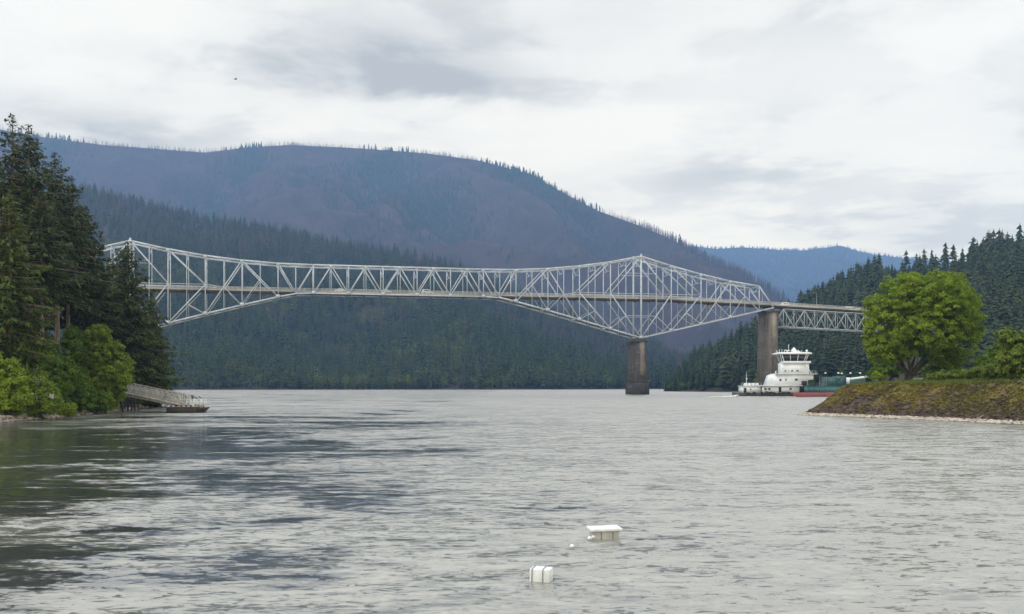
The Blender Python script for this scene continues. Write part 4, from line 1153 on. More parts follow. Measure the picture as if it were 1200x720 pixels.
def make_bridge():
    root = empty('bridge', (OX, OY, 0), math.atan2(UD[1], UD[0]))
    tag(root, 'long silver grey steel cantilever truss bridge crossing the river on concrete piers', 'bridge')
    def T(p):                       # world -> bridge local
        d = np.array(p[:2]) - np.array([OX, OY])
        return np.array([d @ UD, d @ ND, p[2]])
    S = M['steel']
    def member(name, pairs, w, h, mat=S, up=(0, 0, 1)):
        mb = MB()
        for a, b in pairs: mb.bar(T(a), T(b), w * 0.68, h * 0.68, up)
        return mb.build(name, mat, root)
    tN = list(range(-8, 39))
    for off in (0.0, BW):
        ch = list(range(-8, 39))
        ch_u = sorted(set([0, 2, 4, 6, 8, 10, 20, 22, 24, 26, 28, 30, 32, 34, 36, 38, -2, -4, -6, -8]))
        pr = [(bp(a, off, up_z(a)), bp(b, off, up_z(b))) for a, b in zip(ch_u, ch_u[1:])]
        member('upper_chord', pr, 0.7, 0.95)
        ch_l = sorted(set([-9, 0, 2, 4, 6, 8, 9, 10, 20, 21, 22, 24, 26, 28, 30, 39]))
        pr = [(bp(a, off, lo_z(a)), bp(b, off, lo_z(b))) for a, b in zip(ch_l, ch_l[1:])]
        member('lower_chord', pr, 0.7, 0.9)
        # end posts
        for a, b in ((-9, -8), (39, 38)):
            member('end_post', [(bp(a, off, lo_z(a)), bp(b, off, up_z(b)))], 0.65, 0.8)
        for t in tN:
            if t in (0, 30):
                member('tower_post', [(bp(t, off, lo_z(t) - 1.6), bp(t, off, up_z(t) + 1.1))], 1.0, 0.9, up=(0, 1, 0))
            else:
                main = (t % 2 == 0)
                w = 0.52 if main else 0.36
                member('vertical_post', [(bp(t, off, lo_z(t)), bp(t, off, up_z(t)))], w, w, up=(0, 1, 0))
        for t in (-6, -4, -2, 0, 2, 4, 6, 8, 10, 12, 14, 16, 18, 20, 22, 24, 26, 28, 30, 32, 34, 36):
            MB().box(T(bp(t, off, lo_z(t) + .3)), (1.5, .8, 1.2)).build('gusset_plate', S, root)
            tt_ = t if not 10 <= t < 20 else t + 1
            MB().box(T(bp(tt_, off, up_z(tt_) - .3)), (1.4, .76, 1.1)).build('gusset_plate', S, root)
        D = []; SD = []
        def d(a, za, b, zb): D.append((bp(a, off, za), bp(b, off, zb)))
        def sd(a, za, b, zb): SD.append((bp(a, off, za), bp(b, off, zb)))
        def half(o, s):             # from tower o towards mid-span (s = +1/-1)
            f = lambda k: o + s * k
            d(o, up_z(o), f(2), MIDZ); d(f(2), MIDZ, o, lo_z(o)); sd(f(1), (MIDZ + lo_z(o)) / 2, f(2), lo_z(f(2)))
            d(f(2), up_z(f(2)), f(4), MIDZ); d(f(4), MIDZ, f(2), lo_z(f(2))); sd(f(3), (MIDZ + lo_z(f(2))) / 2, f(4), lo_z(f(4)))
            a, b = f(4), f(6)
            d(a, lo_z(a), b, up_z(b)); sd(f(5), (lo_z(a) + up_z(b)) / 2, b, lo_z(b))
            a, b = f(6), f(8)
            d(a, up_z(a), b, lo_z(b)); sd(f(7), (up_z(a) + lo_z(b)) / 2, a, lo_z(a))
        half(0, 1); half(30, -1); half(30, 1); half(0, -1)
        d(8, up_z(8), 9, lo_z(9)); d(9, lo_z(9), 10, up_z(10)); d(22, up_z(22), 21, lo_z(21)); d(21, lo_z(21), 20, up_z(20))
        for k in range(10, 20):
            if k == 10: d(10, lo_z(10), 11, up_z(11)); continue
            if k % 2 == 1: d(k, up_z(k), k + 1, lo_z(k + 1))
            else: d(k, lo_z(k), k + 1, up_z(k + 1))
        for a, b in D: member('diagonal', [(a, b)], 0.5, 0.62)
        for a, b in SD: member('secondary_diagonal', [(a, b)], 0.32, 0.36)
        hs = [(bp(a, off, MIDZ), bp(b, off, MIDZ)) for a, b in ((-4, -2), (-2, 0), (0, 2), (2, 4), (26, 28), (28, 30), (30, 32), (32, 34))]
        hs += [(bp(-1, off, 54), bp(1, off, 54)), (bp(29, off, 54), bp(31, off, 54)), (bp(-1, off, 35), bp(1, off, 35)), (bp(29, off, 35), bp(31, off, 35))]
        hs += [(bp(5, off, (lo_z(4) + up_z(6)) / 2), bp(4, off, MIDZ)), (bp(25, off, (lo_z(26) + up_z(24)) / 2), bp(26, off, MIDZ))]
        for a, b in hs: member('horizontal_strut', [(a, b)], 0.28, 0.32)
    # portal and sway bracing between the two trusses
    for t in tN:
        uz = up_z(t) - 0.2
        lo_s = max(deck_z(t) + 5.6, uz - (3.6 if t % 2 == 0 else 2.4))
        pr = [(bp(t, 0, uz), bp(t, BW, uz))]
        if uz - lo_s > 0.8:
            pr += [(bp(t, 0, lo_s), bp(t, BW, lo_s)), (bp(t, 0, uz), bp(t, BW / 2, lo_s)), (bp(t, BW, uz), bp(t, BW / 2, lo_s))]
        member('sway_brace', pr, 0.26, 0.34)
    pr = []
    for a in range(-8, 38, 2):
        pr += [(bp(a, 0, up_z(a) - 0.1), bp(a + 2, BW, up_z(a + 2) - 0.1)), (bp(a, BW, up_z(a) - 0.1), bp(a + 2, 0, up_z(a + 2) - 0.1))]
    member('upper_lateral_bracing', pr, 0.2, 0.24)
    for lo_a, hi_a in ((-9, 9), (20, 39)):
      pr = []
      for a in range(lo_a, hi_a):
        pr += [(bp(a, 0, lo_z(a)), bp(a + 1, BW, lo_z(a + 1))), (bp(a, BW, lo_z(a)), bp(a + 1, 0, lo_z(a + 1))), (bp(a, 0, lo_z(a)), bp(a, BW, lo_z(a)))]
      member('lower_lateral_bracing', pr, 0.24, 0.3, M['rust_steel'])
    for t in range(-9, 40):
        dz = deck_z(t)
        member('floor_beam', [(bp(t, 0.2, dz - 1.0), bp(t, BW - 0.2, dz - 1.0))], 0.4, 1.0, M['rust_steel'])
    # deck, walkway kerb and railings follow the grade
    TT = [-12, -9, -2, 4, 10, 15, 20, 26, 32, 39, 44, 48.4]
    mb = MB(); st = MB(); kb = MB()
    for a, b in zip(TT, TT[1:]):
        za, zb = deck_z(a) - 0.22, deck_z(b) - 0.22
        mb.bar(T(bp(a, BW / 2, za)), T(bp(b, BW / 2, zb)), 8.4, 0.42)
        for off in (1.4, 3.2, 5.0, 6.8, 8.6):
            st.bar(T(bp(a, off, za - 0.5)), T(bp(b, off, zb - 0.5)), 0.3, 0.56)
        for off in (1.3, 8.7):
            kb.bar(T(bp(a, off, za + 0.34)), T(bp(b, off, zb + 0.34)), 0.3, 0.25)
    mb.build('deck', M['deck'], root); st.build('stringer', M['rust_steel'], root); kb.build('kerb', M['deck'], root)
    for off in (1.0, 9.0):
        rb_ = MB()
        for a, b in zip(TT, TT[1:]):
            for h in (0.45, 0.8, 1.15):
                rb_.bar(T(bp(a, off, deck_z(a) + h)), T(bp(b, off, deck_z(b) + h)), 0.09, 0.14)
        for q in np.arange(-12, 48.4, 0.25):
            rb_.bar(T(bp(q, off, deck_z(q) - 0.1)), T(bp(q, off, deck_z(q) + 1.2)), 0.1, 0.1, up=(0, 1, 0))
        rb_.build('railing', M['rail'], root)
    # approach truss under the deck
    t0 = 39.35; xs = [t0 + 0.05] + [t0 + 0.45 + 0.745 * k for k in range(11)]
    def tu(t): return deck_z(t) - 1.75
    def tl(t): return deck_z(t) - 9.9
    for off in (1.5, 8.5):
        member('deck_truss_chord', [(bp(xs[1], off, tu(xs[1])), bp(xs[-1], off, tu(xs[-1])))], 0.5, 0.55)
        member('deck_truss_chord', [(bp(xs[0], off, tl(xs[0])), bp(xs[-1], off, tl(xs[-1])))], 0.5, 0.55)
        member('deck_truss_diagonal', [(bp(t0 - 0.05, off, tl(t0) + 2.6), bp(xs[1], off, tu(xs[1])))], 0.4, 0.45)
        for k in range(1, len(xs)):
            member('deck_truss_post', [(bp(xs[k], off, tl(xs[k])), bp(xs[k], off, tu(xs[k])))], 0.36, 0.36, up=(0, 1, 0))
            if k + 1 < len(xs):
                a, b = (tu, tl) if k % 2 == 1 else (tl, tu)
                member('deck_truss_diagonal', [(bp(xs[k], off, a(xs[k])), bp(xs[k + 1], off, b(xs[k + 1])))], 0.42, 0.46)
    pr = []
    for k in range(1, len(xs)):
        t = xs[k]
        pr += [(bp(t, 1.5, tl(t)), bp(t, 8.5, tu(t))), (bp(t, 8.5, tl(t)), bp(t, 1.5, tu(t))), (bp(t, 1.5, tl(t)), bp(t, 8.5, tl(t)))]
    member('deck_truss_bracing', pr, 0.2, 0.22)
    # piers: tapered concrete walls standing across the bridge
    def pier(t, top, base, L_, W_, footing=True, tone='pier'):
        mb = MB(); rings = []
        c = np.array(T(bp(t, BW / 2, 0)))
        for z, k in ((base, 1.14), (base + (top - base) * 0.5, 1.06), (top, 1.0)):
            l, w = L_ * k / 2, W_ * (1 + (k - 1) * 2.2) / 2
            cx_ = 0.35
            pts = [(-w + cx_, -l), (w - cx_, -l), (w, -l + cx_), (w, l - cx_), (w - cx_, l), (-w + cx_, l), (-w, l - cx_), (-w, -l + cx_)]
            rings.append([(c[0] + x, c[1] + y, z) for x, y in pts])
        mb.loft(rings)
        # raised pilasters at the two column lines
        p = mb.build('pier', M[tone], root)
        cp = MB(); cp.box((c[0], c[1], top + 0.35), (W_ + 0.9, L_ + 0.9, 0.7)); cp.build('pier_cap', M['pier_cap'], p)
        for s in (-1, 1):
            pl = MB(); pl.loft([[(c[0] + x * W_ * 0.30, c[1] + s * (L_ / 2 * k + 0.14) + y * 0.16, z) for x, y in ((-1, -1), (1, -1), (1, 1), (-1, 1))] for z, k in ((base + (top - base) * 0.36, 1.09), (top, 1.0))])
            pl.build('pilaster', M['pilaster'], p)
        if footing:
            ft = MB(); ft.box((c[0], c[1], base + 1.6), (W_ * 1.45, L_ * 1.2, 6.6)); ft.build('footing', M['wet_concrete'], p)
        for off in (0.0, BW):
            q = T(bp(t, off, 0)); MB().box((q[0], q[1], top + 1.15), (1.3, 1.3, 1.0)).build('bearing', M['rust_steel'], p)
    pier(30, 23.4, 0.2, 13.0, 3.9)
    pier(0, 23.4, 0.2, 13.0, 3.9)
    pier(38.95, 37.6, 0.0, 12.4, 3.7, tone='pier_tall')
    pier(-8.95, 37.6, 0.0, 13.2, 4.0)
    pier(47.35, deck_z(47.35) - 10.9, 0, 11, 3.2, tone='pier_tall')
def mat_concrete(name, c1, c2, streak, smul):
    m, nt, out = new_mat(name)
    g = N(nt, 'ShaderNodeNewGeometry'); P = g.outputs['Position']
    b = N(nt, 'ShaderNodeBsdfPrincipled'); b.inputs['Roughness'].default_value = 0.9; b.inputs['Specular IOR Level'].default_value = 0.2
    n1 = noise(nt, P, 0.25, 6, 0.65)
    n2 = noise(nt, mapping(nt, P, (1.2, 1.2, 0.07)), 1.0, 5, 0.6)
    n3 = noise(nt, mapping(nt, P, (0.1, 0.1, 1.6)), 1.0, 3, 0.5)
    col = mixrgb(nt, maprange(nt, n1.outputs['Fac'], 0.35, 0.65), c1, c2)
    col = mixrgb(nt, maprange(nt, n2.outputs['Fac'], 0.45, 0.68, 0, smul), col, streak)
    col = mixrgb(nt, maprange(nt, n3.outputs['Fac'], 0.55, 0.7, 0, 0.25), col, (0.3, 0.27, 0.24))
    L(nt, col, b.inputs['Base Color']); L(nt, b.outputs[0], out.inputs['Surface'])
    return m
M['pier'] = mat_concrete('stained_concrete', (0.085, 0.078, 0.074), (0.055, 0.052, 0.050), (0.026, 0.025, 0.025), 0.8)
M['pier_tall'] = mat_concrete('brown_stained_concrete', (0.160, 0.138, 0.120), (0.105, 0.093, 0.084), (0.050, 0.044, 0.04), 0.75)
M['pilaster'] = mat_concrete('pale_concrete', (0.23, 0.205, 0.175), (0.15, 0.135, 0.118), (0.06, 0.055, 0.05), 0.75)
M['wet_concrete'] = mat_concrete('wet_concrete', (0.05, 0.047, 0.046), (0.038, 0.036, 0.036), (0.024, 0.023, 0.023), 0.6)
M['pier_cap'] = mat_concrete('dark_concrete', (0.07, 0.065, 0.06), (0.05, 0.047, 0.045), (0.03, 0.03, 0.03), 0.5)
make_bridge()

# ------------------------------------------------------------------ vehicles and poles on the bridge
M['white_paint'] = mat_plain('white_paint', (0.74, 0.75, 0.74), (0.66, 0.67, 0.66), 0.35, 0.5)
M['silver_paint'] = mat_plain('silver_paint', (0.42, 0.43, 0.44), (0.36, 0.37, 0.38), 0.35, 0.5)
M['tyre'] = mat_plain('black_rubber', (0.02, 0.02, 0.02), (0.03, 0.03, 0.03), 0.8, 2)
def mat_glass():
    m, nt, out = new_mat('dark_window_glass')
    b = N(nt, 'ShaderNodeBsdfPrincipled'); b.inputs['Base Color'].default_value = (0.012, 0.016, 0.02, 1); b.inputs['Roughness'].default_value = 0.08
    L(nt, b.outputs[0], out.inputs['Surface']); return m
M['glass'] = mat_glass()
def make_car(label, t, off, paint, van=False, flip=False):
    p = bp(t, off, deck_z(t) + 0.0)
    root = empty('car', p, math.atan2(UD[1], UD[0]) + (PI if flip else 0)); tag(root, label, 'car', 'vehicles on the bridge')
    h = 1.9 if van else 1.45
    prof = [(-2.3, .35), (-2.35, .8), (-2.2, .98), (-1.5, 1.02)] + ([(-1.9, h - .05), (-1.7, h), (.5, h)] if van else [(-1.0, h - .03), (-.2, h), (.5, h - .05)]) + [(1.25, 1.0), (2.15, .85), (2.35, .6), (2.3, .35)]
    if van: prof.pop(3)
    MB().prism(prof, -.88, .88).build('body', paint, root)
    g = MB()
    for s in (-1, 1):
        wp = [(-1.45, 1.06), (-.95, h - .12), (.42, h - .14), (.95, 1.06)] if not van else [(-1.9, 1.1), (-1.75, h - .2), (.45, h - .2), (.95, 1.1)]
        g.prism(wp, s * .885 - .01, s * .885 + .01)
    g.build('window', M['glass'], root)
    for x in (-1.42, 1.42):
        for s in (-.8, .8):
            MB().tube([(x, s - .1, .33), (x, s + .1, .33)], .33, 12).build('wheel', M['tyre'], root)
def t_of(px): return (px - 152.5) / (22.995 - 0.00404 * px)
make_car('white car left of two others on the bridge deck near mid-span', t_of(399.5), 3.0, M['white_paint'])
make_car('white car between two others on the bridge deck at mid-span', t_of(453), 3.0, M['white_paint'])
make_car('white van like car right of two others on the bridge deck', t_of(502), 3.0, M['white_paint'], van=True)
make_car('white car entering the bridge just right of the tall pier', t_of(927), 6.6, M['white_paint'], van=True, flip=True)
make_car('silver car on the approach span nearest the maple', t_of(1000), 3.0, M['silver_paint'])
def lamp_post(label, t, off, h, arm):
    p = bp(t, off, deck_z(t))
    root = empty('lamp_post', p); tag(root, label, 'lamp post')
    MB().tube([(0, 0, -0.2), (0, 0, 1), (0, 0, h)], [.16, .13, .08], 8).build('pole', M['silver_paint'], root)
    if arm:
        mb = MB(); mb.tube([(0, 0, h - .1), (-.6, -.1, h + .15), (-1.4, -.2, h + .2)], [.06, .06, .05], 6); mb.build('arm', M['silver_paint'], root)
        MB().box((-1.6, -.2, h + .18), (.6, .25, .14)).build('lamp_head', M['silver_paint'], root)
lamp_post('grey lamp post standing on the approach span before the hillside', t_of(969), 9.3, 7.5, True)
lamp_post('thin plain pole at the end of the truss above the tall pier', t_of(904.5), 9.4, 8.0, False)

# ------------------------------------------------------------------ towboat
M['boat_white'] = mat_plain('boat_white', (0.72, 0.755, 0.785), (0.64, 0.675, 0.70), 0.45, 0.4, dirt=((0.55, 0.50, 0.43), 0.6, (1.5, 1.5, 0.25), 0.14))
M['hull_black'] = mat_plain('hull_black', (0.018, 0.019, 0.022), (0.03, 0.03, 0.033), 0.5, 0.4)
M['hull_red'] = mat_plain('barge_red', (0.20, 0.045, 0.045), (0.14, 0.035, 0.035), 0.6, 0.3)
M['teal'] = mat_plain('teal_paint', (0.055, 0.15, 0.15), (0.04, 0.115, 0.12), 0.55, 0.3)
M['dark_teal'] = mat_plain('dark_teal_paint', (0.035, 0.095, 0.10), (0.026, 0.072, 0.08), 0.55, 0.3)
M['black'] = mat_plain('flat_black', (0.012, 0.012, 0.013), (0.02, 0.02, 0.02), 0.7, 1)
TY = 369.0
M['deck_shade'] = mat_plain('deck_edge_shade', (0.34, 0.35, 0.35), (0.28, 0.29, 0.29), 0.6, 1)
M['alu_dark'] = mat_plain('dull_grey_paint', (0.30, 0.33, 0.33), (0.25, 0.28, 0.28), 0.6, 1)
def make_tug():
    root = empty('towboat', (gx(893, TY), TY, 0))
    tag(root, 'white river towboat with tall flared wheelhouse and black hull', 'boat')
    K = TY / F
    X = lambda px: (px - 893) * K
    Zz = lambda py: (465 - py) * K
    Wm = M['boat_white']; Gm = M['deck_shade']
    # hull
    rings = []
    for px, w, zt in ((860.5, 3.6, 1.55), (862, 4.4, 1.55), (870, 4.7, 1.4), (890, 4.8, 1.3), (915, 4.8, 1.35), (928, 4.8, 1.5), (934, 4.4, 1.6)):
        x = X(px); rings.append([(x, -w, zt), (x, w, zt), (x, w * .96, -.6), (x, -w * .96, -.6)])
    hull = MB().loft(rings).build('hull', M['hull_black'], root)
    td = MB()
    for px in (873, 880, 889, 894, 899, 904, 909, 914, 920):
        td.torus((X(px), -4.95, 1.0 + 0.25 * math.sin(px)), .55, .2, 'y', 14, 6)
    td.build('fender_tyre', M['tyre'], hull)
    bw = MB(); 
    for px0, px1 in ((893, 905), (907, 922)):
        bw.prism([(X(px0), 1.3), (X(px0) + .9, 1.75), (X(px1) - .9, 1.8), (X(px1), 1.3)], -4.85, -4.65)
    bw.build('bulwark', M['hull_black'], hull)
    def house(name, x0, x1, w, z0, z1, prof=None, parent=root):
        mb = MB()
        if prof: mb.prism(prof, -w, w)
        else: mb.box2(x0, x1, -w, w, z0, z1)
        return mb.build(name, Wm, parent)
    def win(name, par, px, py, w, h, y, mat=M['glass'], frame=True):
        x, z = X(px), Zz(py)
        if frame:
            fr = MB()
            for s in (-1, 1):
                fr.box((x + s * (w / 2 + .04), y - .03, z), (.08, .06, h + .16)); fr.box((x, y - .03, z + s * (h / 2 + .04)), (w, .06, .08))
            f = fr.build('window', Wm, par)
            MB().box((x, y - .012, z), (w, .02, h)).build('pane', mat, f)
        else:
            MB().box((x, y - .02, z), (w, .04, h)).build(name, mat, par)
    a = house('aft_deckhouse', X(867.5), X(889), 2.9, 1.3, Zz(453))
    win('door', a, 871, 458.2, .95, 2.0, -2.9, M['black'], False); win('window', a, 877.5, 456.4, .5, .5, -2.9)
    house('aft_roof', X(866.5), X(890.5), 3.2, Zz(453) + .003, Zz(452.3), parent=a)
    cn = MB()
    for px in (872, 876.5, 881, 885.5):
        cn.tube([(X(px) - .55, -1.8, Zz(451.2) + .05), (X(px) + .55, -1.8, Zz(451.2) + .05)], .5, 12)
    cn.build('raft_canister', Wm, a)
    rl = MB()
    for px in (866.8, 870, 874, 878, 882, 886, 890):
        rl.box((X(px), -3.1, Zz(450.6)), (.06, .06, 1.1))
    for z in (449.0, 450.7): rl.bar((X(866.8), -3.1, Zz(z)), (X(890), -3.1, Zz(z)), .06, .06)
    rl.build('railing', Wm, a)
    ms = MB(); ms.tube([(X(874.8), 0, Zz(452)), (X(874.8), 0, Zz(435))], [.1, .05], 6); ms.bar((X(873.6), 0, Zz(440)), (X(876), 0, Zz(440)), .06, .06); ms.bar((X(874), 0, Zz(444)), (X(876), 0, Zz(444)), .1, .3)
    ms.build('stern_mast', Wm, a)
    # main house
    m1 = house('main_deckhouse', X(891), X(933.5), 3.6, 1.3, Zz(452.8))
    for px, py in ((894, 456), (898.6, 456), (923.3, 456)):
        win('window', m1, px, py, .75, .65, -3.6)
    win('door', m1, 911, 457, .95, 2.0, -3.6, M['black'], False)
    s1 = house('boat_deck', X(889.5), X(937), 4.2, Zz(452.8) + .003, Zz(451.9), parent=m1)
    m2 = house('upper_deckhouse', 0, 0, 3.3, 0, 0, prof=[(X(896.7), Zz(451.9) + .003), (X(901), Zz(440.3)), (X(903.5), Zz(439.2)), (X(950), Zz(439.2)), (X(950), Zz(445)), (X(943.5), Zz(446)), (X(943.5), Zz(451.9) + .003)])
    for px, py, w in ((911.7, 445.6, .65), (918.2, 445.2, .4), (930.2, 445.2, .95)):
        win('window', m2, px, py, w, .75, -3.3)
    MB().box((X(939.5), -3.31, Zz(449.3)), (2.0, .04, 1.6)).build('recess_shade', M['black'], m2)  # flat black panel, the shade of the recess put into colour
    MB().box((X(938.2), -3.0, Zz(455.5)), (2.6, 1.4, 2.1)).build('winch', M['black'], root)
    # push knees at the bow
    kn = MB()
    for s in (-1, 1): kn.prism([(X(932), .8), (X(932), Zz(452)), (X(937), Zz(450.5)), (X(939), 1.2)], s * 3.0 - .35, s * 3.0 + .35)
    kn.build('push_knee', M['hull_black'], hull)
    house('bridge_deck', X(905.5), X(954.5), 3.9, Zz(439.2) + .003, Zz(438.2), parent=m2)
    rl = MB()
    for px in np.arange(906.2, 955, 4.2): rl.box((X(px), -3.75, Zz(436.6)), (.05, .05, 1.05))
    for z in (435.0, 436.6): rl.bar((X(906), -3.75, Zz(z)), (X(954), -3.75, Zz(z)), .05, .05)
    rl.build('railing', Wm, m2)
    m3 = house('wheelhouse_base', X(914), X(945.5), 2.8, Zz(438.2) + .003, Zz(426.4))
    for px, w in ((917.7, .45), (925.6, .6), (932, .85)):
        win('window', m3, px, 434.9, w, .65, -2.8)
    br = MB(); br.box2(X(914), X(947), -3.1, 3.1, Zz(426.4) + .003, Zz(425.6)); br.box2(X(915), X(947.5), -3.1, -3.02, Zz(425.6), Zz(423.6)); br.box2(X(947.4), X(947.5), -3.0, 3.1, Zz(425.6), Zz(423.4))
    br.build('gallery', Wm, m3)
    eg = MB()  # grey strips that draw the shadow under each deck edge in colour
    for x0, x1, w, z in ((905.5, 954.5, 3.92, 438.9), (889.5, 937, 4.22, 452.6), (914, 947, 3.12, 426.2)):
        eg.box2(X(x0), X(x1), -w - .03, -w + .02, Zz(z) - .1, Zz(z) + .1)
    for k, nm in enumerate(('shade_strip',)):
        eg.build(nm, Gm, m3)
    # flared wheelhouse: frame and dark panes
    wh = MB()
    b0, b1, t0_, t1_ = (X(915.5), X(942)), 2.5, (X(912), X(945.5)), 3.1
    zb, zt, zm = Zz(425.6) + .003, Zz(415.4), Zz(423.8)
    def ring(f):
        x0 = b0[0] + (t0_[0] - b0[0]) * f; x1 = b0[1] + (t0_[1] - b0[1]) * f; w = b1 + (t1_ - b1) * f
        z = zb + (zt - zb) * f
        return [(x0 + .5, -w, z), (x1 - .9, -w, z), (x1, -w + 1.0, z), (x1, w - 1.0, z), (x1 - .9, w, z), (x0 + .5, w, z), (x0, w - .6, z), (x0, -w + .6, z)]
    fm = (zm - zb) / (zt - zb)
    wh.loft([ring(0), ring(fm)])
    whs = wh.build('wheelhouse', Wm, root)
    MB().loft([[tuple(np.array(p) * [0.985, .98, 1] + [0, 0, .002]) for p in ring(fm)], [tuple(np.array(p) * [0.985, .98, 1]) for p in ring(0.93)]]).build('pane', M['glass'], whs)
    fr = MB(); ra, rb2 = ring(fm), ring(0.95)
    for i in range(8):
        fr.bar(ra[i], rb2[i], .26, .26)
        j = (i + 1) % 8
        ln = np.linalg.norm(np.array(ra[i]) - np.array(ra[j]))
        for q in range(1, int(ln / 3.4) + 1):
            f = q / (int(ln / 3.4) + 1)
            fr.bar(np.array(ra[i]) * (1 - f) + np.array(ra[j]) * f, np.array(rb2[i]) * (1 - f) + np.array(rb2[j]) * f, .2, .2)
    fr.build('window_frame', Wm, whs)
    rf = MB(); rf.prism([(X(908), Zz(415.6)), (X(907.5), Zz(414.2)), (X(912), Zz(413.2)), (X(945), Zz(413.2)), (X(948.5), Zz(414.0)), (X(948), Zz(415.6))], -3.7, 3.7)
    rf = rf.build('roof', Wm, whs)
    MB().tube([(X(909.5), -2.5, Zz(414.3)), (X(907.3), -2.5, Zz(410.8))], .12, 6).build('horn', Wm, rf)
    for px, h in ((912, 409.5), (915, 409.2), (918, 411), (921.5, 410.8), (934, 410), (938, 410.4)):
        MB().tube([(X(px), -1.5, Zz(413.6)), (X(px), -1.5, Zz(h))], .09, 6).build('aerial', Wm, rf)
    MB().bar((X(919), 0, Zz(410.6)), (X(926), 0, Zz(410.9)), .18, .25).box((X(922.4), 0, Zz(412)), (.3, .3, 1.0)).build('radar', Wm, rf)
    MB().prism([(X(927), Zz(413.4)), (X(928.5), Zz(408.8)), (X(931.5), Zz(408.4)), (X(933), Zz(411)), (X(937), Zz(411.6)), (X(938), Zz(413.4))], -.7, .7).build('air_unit', Wm, rf)
    for px, py, y, r in ((943.5, 411.6, -2, .42), (930.2, 408.4, -.2, .35)):
        MB().ball((X(px), y, Zz(py)), r).tube([(X(px), y, Zz(413.6)), (X(px), y, Zz(py))], .09, 6).build('dome', Wm, rf)
    MB().tube([(X(924.2), 0, Zz(413.6)), (X(924.2), 0, Zz(404.6))], [.08, .05], 6).ball((X(924.2), 0, Zz(404.8)), .2).ball((X(924.2), 0, Zz(407.6)), .16).build('light_mast', Wm, rf)
    st = MB()
    st.tube([(X(907), -2.4, Zz(438.4)), (X(907), -2.4, Zz(436.8))], .12, 8); st.ball((X(907), -2.4, Zz(436.4)), .28)
    st.build('searchlight', Wm, m2)
    sta = MB()  # outside stair
    for s in (0, 1): sta.bar((X(948) + s * .0, -3.5 + s * .8, Zz(439)), (X(941), -3.5 + s * .8, Zz(426.5)), .08, .16)
    sta.build('stair', Wm, m3)
make_tug()

def make_barge():
    BY = TY
    root = empty('barge', (gx(1000, BY), BY, 0))
    tag(root, 'long red hulled barge with teal cargo coaming pushed by the towboat', 'barge')
    K = BY / F
    X = lambda px: (px - 1000) * K
    Zz = lambda py: (465 - py) * K
    rings = []
    for px, zt, zb, w in ((925, 1.5, -.2, 5.6), (929, 1.55, -.6, 6.2), (1120, 1.55, -.6, 6.2), (1150, 1.8, .6, 5.6)):
        x = X(px); rings.append([(x, -w, zt), (x, w, zt), (x, w, zb), (x, -w, zb)])
    MB().loft(rings).build('hull', M['hull_red'], root)
    co_ = MB(); co_.box2(X(939), X(1115), -5.2, 5.2, 1.55, Zz(453))
    for px in np.arange(942, 1114, 6.5): co_.box((X(px), -5.26, (1.55 + Zz(453)) / 2), (.16, .12, Zz(453) - 1.7))
    cm = co_.build('coaming', M['teal'], root)
    MB().box2(X(938.5), X(1115.5), -5.4, 5.4, Zz(453) + .003, Zz(452.4)).build('coaming_rim', M['teal'], cm)
    bx = MB(); bx.box2(X(966), X(977.5), -3.0, 2.6, Zz(452.4) + .004, Zz(442.2)); bx.box2(X(978), X(988.5), -2.8, 2.4, Zz(452.4) + .004, Zz(441.0)); bx.box2(X(988.7), X(1012), -2.0, 2.0, Zz(452.4) + .004, Zz(444))
    bx.build('machinery_box', M['dark_teal'], root)
    MB().box((X(980), -2.84, Zz(443.5)), (1.2, .06, 1.2)).build('box_hatch', M['teal'], root)
    rl = MB()
    for px in (957.5, 960, 962.5, 965): rl.tube([(X(px), -3.2, Zz(452.4)), (X(px), -3.2, Zz(442.5)), (X(px) + .4, -3.2, Zz(442))], .07, 6)
    rl.build('vent_pipe', M['alu_dark'], root)
    rl = MB()
    for px in np.arange(940, 1000, 4): rl.box((X(px), -5.3, Zz(450.6)), (.06, .06, 1.1))
    for z in (449, 450.6): rl.bar((X(940), -5.3, Zz(z)), (X(1000), -5.3, Zz(z)), .06, .06)
    rl.build('railing', M['teal'], root)
    bm = MB(); bm.tube([(X(989), -3.5, Zz(444.8)), (X(1024.5), -3.5, Zz(440.3))], .38, 10); bm.box((X(990), -3.5, Zz(446.5)), (1.0, 1.0, 2.4)); bm.box((X(1023.5), -3.5, Zz(442.5)), (.9, .9, 2.2))
    bm.build('loading_boom', M['boat_white'], root)
    for px, py in ((968.7, 437.4), (984, 437.4), (988, 437.8), (998.3, 437.5), (1009.5, 437.5)):
        p = MB().tube([(X(px), 1.5, Zz(452.4)), (X(px), 1.5, Zz(py))], .07, 6).build('light_pole', M['dark_teal'], root)
        MB().ball((X(px), 1.5, Zz(py)), .36, 10, 6, (1.2, 1.2, .8)).build('lamp', M['boat_white'], p)
make_barge()

# churned wake behind the stern
rg = np.random.default_rng(801)
n = 420
xx_ = -rg.random(n) ** 1.8 * 10; 
P = np.stack([gx(860, TY) + xx_, TY - 4.5 + rg.normal(size=n) * (1.2 + 0.14 * -xx_), 0.02 + 0.6 * np.exp(xx_ / 2.5) * rg.random(n)], 1)
V, Fc = stones(P, rg.uniform(.10, .40, n) * np.exp(xx_ / 9), rg, 0.45)
xx2 = rg.uniform(0, 22, 260)
P2 = np.stack([gx(862, TY) + xx2, TY - 5.1 - rg.random(260) * .7, np.full(260, .06)], 1)
V2, F2 = stones(P2, rg.uniform(.12, .3, 260), rg, 0.3)
M['foam'] = mat_plain('foam', (0.8, 0.81, 0.8), (0.66, 0.68, 0.67), 0.7, 1.5)
tag(link('foam', np_mesh('foam', np.concatenate([V, V2]), [np.concatenate([Fc, F2 + len(V)])]), M['foam']), 'white foam churned up along the towboat stern and hull', 'foam', kind='stuff')

